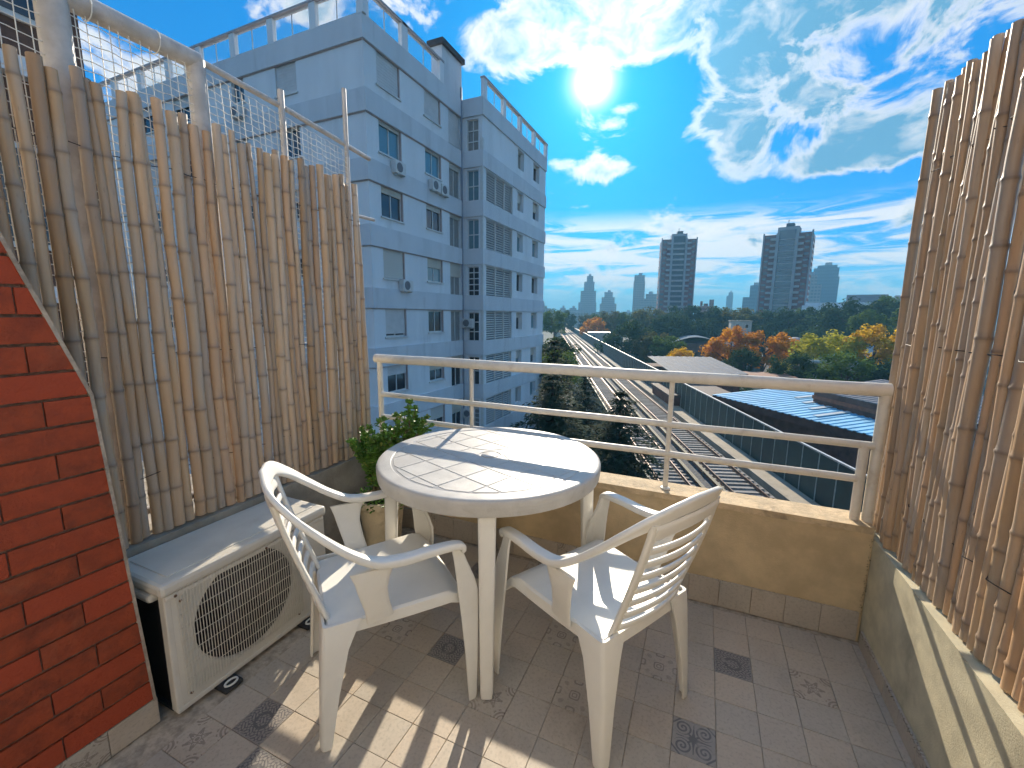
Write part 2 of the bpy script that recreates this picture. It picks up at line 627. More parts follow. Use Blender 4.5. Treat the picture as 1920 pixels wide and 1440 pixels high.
def uneven_wall(mb, x0, x1, y0, y1, z0, z1, nx, ny, nz, amp, rs):
    """box of small panels with a hand-trowelled surface"""
    rr_ = random.Random(rs)

    def grid(P, U, V, nu, nv, N):
        pts = []
        for a in range(nu + 1):
            for b in range(nv + 1):
                edge = a in (0, nu) or b in (0, nv)
                q = Vector(P) + Vector(U) * (a / nu) + Vector(V) * (b / nv)
                if not edge:
                    q += Vector(N) * rr_.uniform(-amp, amp)
                pts.append(q)
        mb.add(pts, [(a * (nv + 1) + b, (a + 1) * (nv + 1) + b, (a + 1) * (nv + 1) + b + 1, a * (nv + 1) + b + 1) for a in range(nu) for b in range(nv)])
    dx_, dy_, dz_ = x1 - x0, y1 - y0, z1 - z0
    grid((x0, y0, z0), (dx_, 0, 0), (0, 0, dz_), nx, nz, (0, -1, 0))
    grid((x1, y1, z0), (-dx_, 0, 0), (0, 0, dz_), nx, nz, (0, 1, 0))
    grid((x0, y1, z0), (0, -dy_, 0), (0, 0, dz_), ny, nz, (-1, 0, 0))
    grid((x1, y0, z0), (0, dy_, 0), (0, 0, dz_), ny, nz, (1, 0, 0))
    grid((x0, y0, z1), (dx_, 0, 0), (0, dy_, 0), nx, ny, (0, 0, 1))
    grid((x0, y1, z0), (dx_, 0, 0), (0, -dy_, 0), nx, ny, (0, 0, -1))


front = thing('parapet_wall', 'ochre rendered parapet wall under the white railing behind the table', 'wall', (-0.6, YB, 0))
mb = MB(); uneven_wall(mb, -2.06 + .6, XR + .6 - 0.001, 0, 0.15, -0.30, PT - 0.03, 20, 3, 5, 0.0012, 3)
o = mb.build('wall_body', M_ochre, front, smooth=True); smooth_angle(o, 50)
mb = MB(); uneven_wall(mb, -2.06 + .6, XR + .6 - 0.002, -0.004, 0.156, PT - 0.03, PT, 50, 4, 2, 0.0022, 5)
o = mb.build('coping', M_cope, front, smooth=True, bevel=0.004); smooth_angle(o, 50)
sk = tile_mesh('skirting_tile', PW - GAP, PW - GAP, TM['plain'], 0.009)
skf = tile_mesh('skirting_tile', PW - GAP, PW - GAP, TM['flower'], 0.009)
for i in range(19):
    x = XR + .6 - 0.012 - (i + .5) * PW
    s = link('skirting_tile', skf if i in (9, 16) else sk, front, (x, -0.0095, 0.004 + PW / 2))
    s.rotation_euler = (R(90), 0, 0)


def mould_line(parent, pts, seed, w=0.014):
    """ragged growth of dirt and moss along a joint: lumps of many sizes joined in one crust"""
    r_ = random.Random(seed)
    mb_ = MB()
    for i in range(len(pts) - 1):
        a, b_ = Vector(pts[i]), Vector(pts[i + 1])
        n = int((b_ - a).length / 0.0016)
        ph_ = r_.uniform(0, 9)
        for k in range(n):
            q_ = k / n * (b_ - a).length
            thick = .5 + .5 * sin(q_ * 23 + ph_) * sin(q_ * 7.3 + ph_ * 2) + .3 * sin(q_ * 61)
            if r_.random() > thick: continue
            p = a.lerp(b_, (k + r_.random()) / n) + Vector((r_.gauss(0, .28), r_.gauss(0, .28), r_.gauss(.1, .4))) * w * max(.25, thick)
            s = w * r_.uniform(.03, .17)
            fl = Vector((r_.uniform(.5, 1.4), r_.uniform(.5, 1.4), r_.uniform(.5, 1.2)))
            mb_.add([p + Vector((q[0] * fl.x, q[1] * fl.y, q[2] * fl.z)) * s for q in ((1, 0, 0), (-1, 0, 0), (0, 1, 0), (0, -1, 0), (0, 0, .8), (0, 0, -.8))],
                    [(0, 2, 4), (2, 1, 4), (1, 3, 4), (3, 0, 4), (2, 0, 5), (1, 2, 5), (3, 1, 5), (0, 3, 5)])
    return mb_.build('mould_growth', M_moss, parent, kind='stuff')


mould_line(front, [(-.5, -.008, PW + .006), (0.2, -.008, PW + .005), (.65, -.008, PW + .006), (1.30, -.006, PW + .006)], 2, 0.009)
mould_line(front, [(1.305, -.004, PW), (1.305, -.003, .48)], 4, 0.016)

side = thing('parapet_wall', 'pale yellow side wall with railing shadows below the right bamboo screen', 'wall', (XR + 0.001, 1.0, 0))
mb = MB(); uneven_wall(mb, 0, 0.16, -2.2, 1.31, -0.30, 0.484, 3, 24, 5, 0.0012, 9)
o = mb.build('wall_body', M_cream, side, smooth=True); smooth_angle(o, 50)
for j in range(-10, 7):
    y = TY0 + (j + .5) * PW - 1.0
    if y > 1.09: continue
    s = link('skirting_tile', skf if j in (1,) else sk, side, (-0.0096, y, 0.004 + PW * .26))
    s.rotation_euler = (R(90), 0, R(-90)); s.scale = (1, .52, 1)
mould_line(side, [(-.012, 1.12, PW * .55), (-.010, .3, PW * .54), (-.010, -.6, PW * .54)], 8, 0.013)

leftw = thing('ledge_wall', 'low weathered grey ledge wall under the left bamboo screen', 'wall', (XL, 1.0, 0))
M_ledge = mat('ledge_render', (0.33, 0.29, 0.23), 0.9, 0.2, 7, 0.4, 70, stain=(0.14, 0.12, 0.10), stain_scale=5, stain_amt=.6)
mb = MB(); uneven_wall(mb, -0.16, 0, -2.2, 1.157, -0.30, 0.535, 3, 60, 8, 0.002, 11)
o = mb.build('wall_body', M_ledge, leftw, smooth=True); smooth_angle(o, 50)

# ------------------------------------------------------------------ brick wall with raked top
M_mortar = mat('mortar', (0.17, 0.10, 0.07), 0.95, 0.3, 60, 0.6, 120)
M_brick = mat('brick_red', (0.34, 0.058, 0.015), 0.75, 0.28, 22, 0.4, 90, rnd=0.24, stain=(0.44, 0.14, 0.06), stain_scale=9, stain_amt=.4, hue=(0.30, 0.042, 0.012))
XW = -1.612
bw = thing('brick_wall', 'red brick wall with steep raked top edge beside the air conditioner', 'wall', (XW, 0.66, 0))
# outline in local (y, z): end face leans slightly, top is raked
def end_y(z): return 0.015 - 0.045 * z      # relative to y = .66
def wall_poly():
    return [(-1.3, 0.10), (end_y(.10), 0.10), (end_y(1.16), 1.16), (-0.165, 1.584), (-0.53, 2.65), (-1.3, 2.65)]


def clip_poly(poly, inside, inter):
    out = []
    for i in range(len(poly)):
        a, b_ = poly[i - 1], poly[i]
        ia, ib = inside(a), inside(b_)
        if ib:
            if not ia: out.append(inter(a, b_))
            out.append(b_)
        elif ia:
            out.append(inter(a, b_))
    return out


def clip_convex(poly, hull):
    """Sutherland-Hodgman, hull ccw"""
    for i in range(len(hull)):
        p, q = hull[i], hull[(i + 1) % len(hull)]
        sd_ = lambda c: (q[0] - p[0]) * (c[1] - p[1]) - (q[1] - p[1]) * (c[0] - p[0])
        def inter(a, b_):
            da, db = sd_(a), sd_(b_)
            t_ = da / (da - db)
            return (a[0] + (b_[0] - a[0]) * t_, a[1] + (b_[1] - a[1]) * t_)
        if not poly: return []
        poly = clip_poly(poly, lambda c: sd_(c) >= 0, inter)
    return poly


def prism_x(poly, x0, x1):
    """(y, z) polygon extruded along x"""
    mb_ = MB(); n = len(poly)
    mb_.add([(x0, y, z) for y, z in poly] + [(x1, y, z) for y, z in poly],
            [tuple(range(n - 1, -1, -1)), tuple(range(n, 2 * n))] + [(i, (i + 1) % n, (i + 1) % n + n, i + n) for i in range(n)])
    return mb_


# (shape is convex up to the first rake vertex; treat as two convex hulls: it is convex overall)
HULL = wall_poly()
inner = [(y - .006 if y > -1.2 else y, z) for y, z in HULL]
prism_x(inner, -0.24, -0.007).build('mortar_bed', M_mortar, bw)
CH, BL = 0.0755, 0.235
brick_mesh = {}
for c in range(34):
    z0 = 0.152 - 0.05 + c * CH
    offy = (0.0 if c % 2 == 0 else BL * .5) + rng.uniform(-.012, .012)
    k = 0
    y1 = end_y(z0) + 0.0 - offy + BL
    while y1 > -1.3:
        y0 = y1 - BL
        rect = [(y0 + .0022, z0 + .0042), (y1 - .0022, z0 + .0042), (y1 - .0022, z0 + CH - .0042), (y0 + .0022, z0 + CH - .0042)]
        q = clip_convex(rect, HULL)
        y1 = y0
        if len(q) < 3: continue
        ar = abs(sum(q[i - 1][0] * q[i][1] - q[i][0] * q[i - 1][1] for i in range(len(q)))) / 2
        if ar < 0.0006: continue
        cy_ = sum(p[0] for p in q) / len(q); cz_ = sum(p[1] for p in q) / len(q)
        q = [(a - cy_, b_ - cz_) for a, b_ in q]
        pr = rng.uniform(-.0015, .0015)
        whole = len(q) == 4 and abs(ar - (BL - .0044) * (CH - .0084)) < 1e-5
        if whole and 'b' in brick_mesh:
            o = link('brick', brick_mesh['b'], bw)
        else:
            o = prism_x(q, -0.05, 0).build('brick', M_brick, bw, bevel=0)
            if whole: brick_mesh['b'] = o.data
        o.location = (pr, cy_, cz_)
        o.rotation_euler = (rng.uniform(-.006, .006), 0, rng.uniform(-.004, .004))
M_cap = mat('raked_edge_mortar', (0.40, 0.33, 0.26), 0.9, 0.25, 30, 0.6, 100)
mb = MB()
edge = [(end_y(.10), .10), (end_y(.6), .6), (end_y(1.16), 1.16), (-0.165, 1.584), (-0.53, 2.65)]
rings = []
for (y, z) in edge:
    rings.append([(-0.24, y - .006, z - .004), (0.002, y - .006, z - .004), (0.002, y + .002, z + .0015), (-0.24, y + .002, z + .0015)])
mb.loft(rings)
mb.build('edge_render', M_cap, bw)
for i in range(8):
    y = 0.0 - (i + .5) * PW * 1.0
    s = link('skirting_tile', skf if i % 3 == 1 else sk, bw, (-0.004, y + .018, 0.004 + .0485))
    s.rotation_euler = (R(90), 0, R(90)); s.scale = (1, .70, 1)

# ------------------------------------------------------------------ bamboo screens
def bamboo_mat():
    m, t, b = new_mat('bamboo')
    tcn = t.nodes.new('ShaderNodeTexCoord')
    oi = t.nodes.new('ShaderNodeObjectInfo')
    rn = S(t, oi.outputs['Random'])
    x, y, z = nxyz(t, tcn.outputs['Object'])
    v1 = ncomb(t, x * 60.0 + rn * 40.0, y * 60.0 + rn * 13.0, z * 2.2 + rn * 51.0)
    v2 = ncomb(t, x * 9.0 + rn * 71.0, y * 9.0, z * 1.6 + rn * 23.0)
    streak_ = nnoise(t, v1, 1.0, 4, 0.6)
    patch = nnoise(t, v2, 1.5, 4, 0.55, 0.3)
    c = nmix(t, patch.step(0.36, 0.64), (0.50, 0.315, 0.165), (0.42, 0.345, 0.275))  # orange patches imitate light passing between poles; greyish ones are weathering
    c = nmix(t, rn * 0.5, c, (0.46, 0.345, 0.235))
    c = nmix(t, streak_.step(0.45, 0.75) * 0.35, c, (0.30, 0.235, 0.18))
    c = nmix(t, streak_.step(0.2, 0.42), (0.58, 0.47, 0.34), c)
    r2 = (rn * 7.31).frac(); r3 = (rn * 13.7).frac()
    c = nmix(t, r2.step(0.5, 1.0) * 0.30, c, (0.40, 0.335, 0.295))
    c = nmix(t, r3.step(0.45, 1.0) * 0.6, c, (0.56, 0.32, 0.16))  # more orange per pole: warm interreflected glow put into the colour
    at = t.nodes.new('ShaderNodeAttribute'); at.attribute_name = 'node_ring'
    nd = S(t, at.outputs['Fac'])
    c = nmix(t, nd * 0.55, c, (0.15, 0.11, 0.085))
    spots = nnoise(t, v2, 14, 3, 0.7).step(0.64, 0.74)
    c = nmix(t, spots * 0.4, c, (0.10, 0.08, 0.065))
    h = t.nodes.new('ShaderNodeHueSaturation')
    t.links.new(c, h.inputs['Color']); t.links.new((rn * 0.5 + 0.78).v, h.inputs['Value'])
    t.links.new(h.outputs[0], b.inputs['Base Color'])
    b.inputs['Roughness'].default_value = 0.46
    bp = t.nodes.new('ShaderNodeBump'); bp.inputs['Strength'].default_value = 0.25; bp.inputs['Distance'].default_value = 0.004
    t.links.new(streak_.v, bp.inputs['Height']); t.links.new(bp.outputs[0], b.inputs['Normal'])
    return m


M_bam = bamboo_mat()


def pole_mesh(seed, L=1.72, r0=0.0185):
    r_ = random.Random(seed)
    zs = [(0.0, 1.0, 0)]
    z = r_.uniform(.05, .18)
    while z < L - .05:
        zs += [(z - .016, 1.0, 0), (z - .006, 1.05, .3), (z - .002, 1.13, 1), (z + .003, 1.13, 1), (z + .007, 1.03, .5), (z + .022, 0.97, .12), (z + .06, .985, 0)]
        z += r_.uniform(.17, .27)
    zs.append((L, 1.0, 0))
    bx, by = r_.uniform(-.010, .010), r_.uniform(-.008, .008)
    ph = r_.uniform(0, 6)
    n = 12
    mb_ = MB(); att = []
    rings = []
    for (z, k, a) in zs:
        tp = 1.0 - 0.14 * (z / L)
        ox = bx * sin(pi * z / L + .3) + .0022 * sin(z * 9 + ph); oy = by * sin(pi * z / L) + .0022 * cos(z * 8 + ph)
        rr_ = r0 * k * tp
        rings.append([(ox + rr_ * cos(2 * pi * i / n), oy + rr_ * sin(2 * pi * i / n), z) for i in range(n)])
        att += [a] * n
    # hollow cut ends
    ox, oy = rings[-1][0][0] - r0 * .86, 0
    cxl = sum(p[0] for p in rings[-1]) / n; cyl = sum(p[1] for p in rings[-1]) / n
    rings.append([(cxl + (p[0] - cxl) * .62, cyl + (p[1] - cyl) * .62, L - .001) for p in rings[-1]]); att += [.35] * n
    rings.append([(p[0], p[1], L - .05) for p in rings[-1]]); att += [1] * n
    mb_.loft(rings)
    me = mb_.mesh('bamboo_pole', M_bam, True)
    A = me.attributes.new('node_ring', 'FLOAT', 'POINT')
    A.data.foreach_set('value', att)
    me.set_sharp_from_angle(angle=R(60))
    return me


POLES = [pole_mesh(100 + i) for i in range(14)]
M_wire = mat('tie_wire', (0.03, 0.027, 0.025), 0.6, 0.3, 30)


def bamboo_screen(root, y0, y1, z0, ztop, seed, dmin, dmax, lean):
    r_ = random.Random(seed)
    y = y0
    n = 0
    while y < y1:
        d = r_.uniform(dmin, dmax)
        if r_.random() < .16: d *= .72
        L = (ztop(y) + r_.uniform(-.022, .022)) - z0(y)
        zb = z0(y) + r_.uniform(-.004, .012)
        o = link('bamboo_pole', POLES[r_.randrange(len(POLES))], root, (r_.uniform(-.007, .007), y + d / 2, zb))
        s = d / .0370
        o.scale = (s, s, L / 1.72)
        o.rotation_euler = (r_.uniform(-.008, .008) + lean, r_.uniform(-.009, .009), r_.uniform(0, 6.28))
        y += d * r_.uniform(.93, 1.05) + (r_.uniform(.004, .011) if r_.random() < .20 else 0)
        n += 1
    return n


def ties(root, y0, y1, zs, seed, x):
    """wire binding woven in and out along the poles"""
    r_ = random.Random(seed)
    for z in zs:
        pts = []
        y = y0; s = 1
        while y < y1:
            pts.append((x - .006 + s * .016, y, z + r_.uniform(-.006, .006)))
            s = -s if r_.random() < .9 else s
            y += r_.uniform(.034, .075)
        MB().tube(pts, .0016, 5).build('tie_wire', M_wire, root)


lb = thing('bamboo_screen', 'left screen of upright bamboo poles standing on the ledge behind the air conditioner', 'screen', (-1.905, 0, 0))
bamboo_screen(lb, 0.15, 2.06, lambda y: .538, lambda y: 2.155 - .012 * y, 21, .030, .044, 0.0)
ties(lb, .2, 2.06, (.78, 1.24, 1.93), 5, 0)
rb = thing('bamboo_screen', 'right screen of upright bamboo poles standing on the pale side wall', 'screen', (0.752, 0, 0))
bamboo_screen(rb, 0.55, 2.31, lambda y: .487, lambda y: 2.185 + .025 * y, 33, .028, .044, 0.0)
ties(rb, .6, 2.25, (.72, 1.30, 1.95), 6, 0)

# ------------------------------------------------------------------ white railing
M_rail = mat('railing_paint', (0.76, 0.70, 0.60), 0.42, 0.07, 12, 0.08, 40, stain=(0.34, 0.22, 0.12), stain_scale=14, stain_amt=.28)
YR = YB + 0.065
rail = thing('railing', 'white painted tubular balcony railing on the ochre parapet', 'railing', (-0.6, YR, 0))


def rtube(z, x0, x1, r, name):
    n = 24
    pts = [(x0 + (x1 - x0) * k / n, .0015 * sin(k * 1.7), z + .0012 * sin(k * .9 + z * 9)) for k in range(n + 1)]
    o_ = MB().tube(pts, r, 14).build(name, M_rail, rail, smooth=True)
    smooth_angle(o_, 60)


rtube(1.108, -1.98 + .6, .715 + .6, .0285, 'top_rail')
rtube(.868, -1.94 + .6, .705 + .6, .0165, 'middle_rail')
rtube(.715, -1.94 + .6, .668 + .6, .0165, 'lower_rail')
for x, zt, r in ((-1.95, 1.108, .018), (-1.255, 1.09, .0125), (-.128, 1.09, .0125), (.700, 1.10, .021), (.655, .868, .019)):
    o = MB().tube([(x + .6, 0, PT - .02), (x + .6, 0.001, (PT + zt) / 2), (x + .6, 0, zt)], r, 12).build('post', M_rail, rail, smooth=True)
    smooth_angle(o, 60)
    if r < .0185:
        MB().lathe([(r + .012, PT - .001), (r + .010, PT + .006), (r * .9, PT + .010)], 14, (x + .6, 0)).build('base_collar', M_rail, rail)

# ------------------------------------------------------------------ side fence of steel tube and net behind the left bamboo
M_steel = mat('weathered_steel_paint', (0.50, 0.47, 0.44), 0.5, 0.15, 14, 0.15, 60, stain=(0.28, 0.2, 0.14), stain_scale=8, stain_amt=.4)
M_net = mat('net_white', (0.76, 0.74, 0.68), 0.6, 0.08, 20)
XF = -1.99
fz = thing('steel_fence', 'grey steel tube fence with white safety net above the left bamboo', 'fence', (XF, 1.0, 0))


def ftube(pts, r, name, n=12):
    o_ = MB().tube(pts, r, n).build(name, M_steel, fz, smooth=True)
    smooth_angle(o_, 60)
    return o_


ftube([(0, -1.0, 2.405), (0, -.4, 2.41), (0, .25, 2.415)], .036, 'top_tube')
ftube([(0, .25, 2.425), (0, .7, 2.40), (0, 1.25, 2.35)], .013, 'thin_rail', 10)
ftube([(0, -1.0, .62), (0, 1.16, .60)], .016, 'bottom_rail', 10)
ftube([(0, 1.02, 1.985), (0, 1.27, 1.992)], .010, 'stub_rod', 8)
ftube([(0, -.19, .54), (0, -.19, 2.41)], .042, 'post', 14)
ftube([(0, .245, .54), (0, .245, 2.42)], .034, 'post', 14)
ftube([(0.006, .635, .54), (0.006, .635, 2.475)], .015, 'post', 10)
ftube([(0.006, 1.055, .54), (0.006, 1.055, 2.665)], .0125, 'post', 10)
for y in (-.1, .1):
    MB().tube([(.04 * cos(a), y, 2.41 + .04 * sin(a)) for a in [k * pi / 6 for k in range(13)]], .0022, 5).build('cord', M_net, fz)


def net(y0, y1, z0, z1, sy, sz, bulge, sag):
    """knotted net: thin cords, joined"""
    mb_ = MB()
    f = lambda y, z: (bulge * sin(pi * (y - y0) / (y1 - y0)) * sin(pi * (z - z0) / (z1 - z0)), y, z - sag * sin(pi * (y - y0) / (y1 - y0)) * ((z - z0) / (z1 - z0)) * 0)
    n = int((y1 - y0) / sy); k = int((z1 - z0) / sz)
    zt = lambda y: 2.40 - .075 * max(0, (y - .25))
    for i in range(n + 1):
        y = y0 + (y1 - y0) * i / n
        pts = []
        for j in range(0, 13):
            z = z0 + (zt(y) - .012 - z0) * j / 12
            b = bulge * sin(pi * (z - z0) / (z1 - z0)) 
            pts.append((.012 + .004 * sin(i * 2.1), y + b * 1.0 + .002 * sin(i * 5 + j), z))
        mb_.tube(pts, .0017, 4, False)
    for j in range(k + 1):
        pts = []
        for i in range(0, 25):
            y = y0 + (y1 - y0) * i / 24
            z = z0 + (zt(y) - .015 - z0) * j / k
            pts.append((.0135, y, z + .003 * sin(i * 1.3 + j)))
        mb_.tube(pts, .0017, 4, False)
    return mb_.build('net', M_net, fz, kind='stuff')


net(-1.0, -.21, .64, 2.39, .036, .036, 0.0, 0)
net(-.17, .225, .64, 2.39, .030, .030, 0.004, 0)
net(.27, .62, .64, 2.40, .030, .030, .018, .01)
net(.65, 1.045, .64, 2.38, .030, .030, .010, .01)

# ------------------------------------------------------------------ air conditioner on the terrace floor
M_acw = mat('ac_casing', (0.66, 0.62, 0.545), 0.45, 0.06, 5, 0.05, 40, stain=(0.42, 0.33, 0.24), stain_scale=3.5, stain_amt=.3)
M_acd = mat('ac_coil_black', (0.012, 0.012, 0.014), 0.6, 0.3, 60, 0.5, 200)
M_fan = mat('ac_fan_dark', (0.03, 0.03, 0.033), 0.5, 0.2, 10)
M_rub = mat('rubber', (0.03, 0.03, 0.032), 0.8, 0.2, 20)
M_plw = mat('white_plastic_clip', (0.75, 0.74, 0.70), 0.4, 0.05, 10)
AW, AH, AD = 0.655, 0.492, 0.285            # width along the fence, height, depth
ac = thing('air_conditioner', 'white outdoor air conditioner unit with round fan grille standing on terrace floor', 'air conditioner', (-1.567, 0.708, 0.022), R(90))
# local: x along width (world +Y), y towards the fence (world -X), front face at y = 0
# front panel with a round opening
cxF, czF, rF = .275, .255, .198
nseg = 64
ring = []
for k in range(nseg):
    a = 2 * pi * k / nseg
    ring.append((cos(a), sin(a)))
mb = MB()
x0, x1, z0, z1 = 0.0, AW, 0.012, AH - .045


def on_rect(a, b):
    """project the direction (a, b) from the fan centre to the panel outline"""
    t_ = 9
    if a > 1e-9: t_ = min(t_, (x1 - cxF) / a)
    if a < -1e-9: t_ = min(t_, (x0 - cxF) / a)
    if b > 1e-9: t_ = min(t_, (z1 - czF) / b)
    if b < -1e-9: t_ = min(t_, (z0 - czF) / b)
    return (cxF + a * t_, 0.0, czF + b * t_)


angs = sorted(set([2 * pi * k / nseg for k in range(nseg)] + [atan2(z - czF, x - cxF) % (2 * pi) for x in (x0, x1) for z in (z0, z1)]))
o_in = [(cxF + rF * cos(a), 0.0, czF + rF * sin(a)) for a in angs]
o_mid = [(cxF + (rF + .006) * cos(a), -0.004, czF + (rF + .006) * sin(a)) for a in angs]
o_out = [on_rect(cos(a), sin(a)) for a in angs]
o_back = [(x, .03, z) for x, y, z in o_out]
o_deep = [(cxF + rF * cos(a), 0.07, czF + rF * sin(a)) for a in angs]
n_ = len(angs)
vs_ = o_deep + o_in + o_mid + o_out + o_back
mb.add(vs_, [(r * n_ + i, r * n_ + (i + 1) % n_, (r + 1) * n_ + (i + 1) % n_, (r + 1) * n_ + i) for r in range(4) for i in range(n_)])
body = mb.build('front_panel', M_acw, ac)
smooth_angle(body, 30)
mb = MB()
mb.box(0.012, .05, .03, AD - .005, .012, AH - .05)
mb.box(AW - .14, AW, .03, AD, .012, AH - .045)
mb.box(0.05, AW - .14, AD - .03, AD - .004, .012, AH - .05)
mb.box(0, AW - .14, .03, AD, 0, .0118)
mb.build('coil_housing', M_acd, ac)
mb = MB().box(AW - .138, AW + .003, .001, AD + .002, .006, AH - .046)
mb.build('side_panel', M_acw, ac, bevel=.008)
mb = MB().box(-.002, .022, -.0015, .034, .004, AH - .046)
mb.build('corner_strip', M_acw, ac, bevel=.006)
mb = MB().box(.0, AW, -.003, .02, .0, .020)
mb.build('bottom_rim', M_acw, ac, bevel=.004)
# lid with rolled edge and embossed border
o = MB().box(-.014, AW + .01, -.013, AD + .012, AH - .046, AH).build('top_cover', M_acw, ac, bevel=.014)
mb = MB().box(.03, AW - .03, .03, AD - .03, AH - .001, AH + .0035)
e = mb.build('embossed_panel', M_acw, o, bevel=.003)
o = MB().box(.001, AW - .004, -.007, .02, AH - .066, AH - .0465).build('front_lip', M_acw, ac, bevel=.006)
MB().box(-.020, .05, .05, .19, AH - .078, AH - .0465).build('carry_grip', M_acw, ac, bevel=.012)
# vertical grille ribs and cross wires: fine bars joined
mb = MB()
nb = 48
for i in range(nb):
    x = .035 + i * (.475 / (nb - 1))
    h = .205
    mb.box(x - .0009, x + .0009, -.0085, -.0055, czF - h, czF + h - (.012 if i % 2 else 0))
for j in range(9):
    z = czF - .2 + j * .05
    mb.box(.033, .512, -.0055, -.0035, z - .0012, z + .0012)
mb.build('grille', M_acw, ac, kind='stuff')
mb = MB()
for k in range(24):
    a0, a1 = 2 * pi * k / 24, 2 * pi * (k + 1) / 24
mb.lathe([(.045, -.02), (.045, .02), (.03, .028)], 20)
MB().lathe([(rF - .0005, 0), (rF - .0005, .001), (0, .001)], 40)
sh_ = MB(); sh_.loft([[(cxF + (rF - .001) * cos(a), y, czF + (rF - .001) * sin(a)) for a in angs] for y in (.006, .12)], False)
sh_.f = [tuple(reversed(q)) for q in sh_.f]; sh_.add([(cxF + (rF - .001) * cos(a), .12, czF + (rF - .001) * sin(a)) for a in angs], [tuple(range(len(angs)))])
sh_.build('fan_shroud_dark', M_acd, ac)  # shade of the fan opening put into black lining and added disc
hub = mb.build('fan_hub', M_fan, ac, loc=(cxF, .075, czF)); hub.rotation_euler = (R(90), 0, 0)
for k in range(3):
    mb = MB(); rows = []
    for i in range(9):
        rr_ = .04 + .148 * i / 8
        row = []
        for j in range(7):
            a = k * 2 * pi / 3 + (j / 6 - .5) * 1.35 + .12 * i / 8
            row.append((cxF + rr_ * cos(a), .075 + (j / 6 - .5) * .05, czF + rr_ * sin(a)))
        rows.append(row)
    pts = [p for r_ in rows for p in r_] + [(p[0], p[1] + .003, p[2]) for r_ in rows for p in r_]
    fs = [(i * 7 + j, i * 7 + j + 1, (i + 1) * 7 + j + 1, (i + 1) * 7 + j) for i in range(8) for j in range(6)]
    fs += [tuple(q + 63 for q in reversed(f)) for f in fs]
    mb.add(pts, fs)
    mb.build('fan_blade', M_fan, ac, smooth=True)
M_screw = mat('screw_rust', (0.16, 0.09, 0.05), 0.6, 0.2, 40)
for x, z in ((.03, AH - .056), (.36, AH - .056), (.045, AH - .085), (.505, AH - .085), (.045, .05), (.49, .05)):
    o = MB().lathe([(.0052, 0), (.0048, .002), (.002, .003)], 10).build('screw', M_screw, ac, loc=(x, -.0092 if z > AH - .06 else -.0045, z)); o.rotation_euler = (R(90), 0, 0)
for x in (.16, .52):
    o = MB().box(x - .035, x + .035, -.055, AD + .03, -.018, -.0002).build('foot_rail', M_rub, ac, bevel=.006)
    mb = MB().sweep([(x + .016 * cos(a) * 1.4, -.035 + .014 * sin(a), .0035) for a in [k * pi / 8 for k in range(17)]], [(0, 0, 1)] * 17, [(.006, .007)] * 17, 8)
    mb.build('foot_clip', M_plw, o, smooth=True)

# ------------------------------------------------------------------ plastic table
def plastic_mat():
    m, t, b = new_mat('white_plastic')
    tcn = t.nodes.new('ShaderNodeTexCoord')
    n1 = nnoise(t, tcn.outputs['Object'], 3.5, 6, 0.65, 0.3)
    n2 = nnoise(t, tcn.outputs['Object'], 38, 5, 0.7)
    c = nmix(t, n1.step(.35, .75), (0.84, 0.81, 0.745), (0.77, 0.74, 0.67))
    c = nmix(t, n2.step(.60, .78) * .22, c, (0.55, 0.50, 0.42))
    t.links.new(c, b.inputs['Base Color'])
    t.links.new((n2 * .22 + .27).v, b.inputs['Roughness'])
    bp = t.nodes.new('ShaderNodeBump'); bp.inputs['Strength'].default_value = .06; bp.inputs['Distance'].default_value = .002
    t.links.new(nnoise(t, tcn.outputs['Object'], 120, 4, .6).v, bp.inputs['Height']); t.links.new(bp.outputs[0], b.inputs['Normal'])
    b.inputs['Subsurface Weight'].default_value = 0.0
    return m


M_pl = plastic_mat()
M_top = mat('weathered_dimmed_top', (0.52, 0.497, 0.462), .42, .08, 9, .12, 120, stain=(.40, .375, .34), stain_scale=13, stain_amt=.5)  # weathered grey, darkened further to hold down the sunlight on the top
TB = (-0.84, 1.65, 0.0065)
TZ, TR = 0.775, 0.485
tb = thing('table', 'round white plastic table with moulded square pattern on top', 'table', TB)
prof = [(.0, TZ - .030), (TR - .012, TZ - .030), (TR - .012, TZ - .062), (TR - .002, TZ - .063), (TR, TZ - .057), (TR + .003, TZ - .03), (TR + .003, TZ - .012), (TR, TZ - .005), (TR - .005, TZ - .0015), (TR - .014, TZ), (TR - .055, TZ - .0002),
        (TR - .058, TZ - .0028), (TR - .063, TZ - .0028), (TR - .066, TZ - .0016), (.05, TZ - .0016), (.048, TZ - .004), (.0, TZ - .004)]
o = MB().lathe(prof, 96).build('table_top', M_top, tb)
smooth_angle(o, 35)
top = o
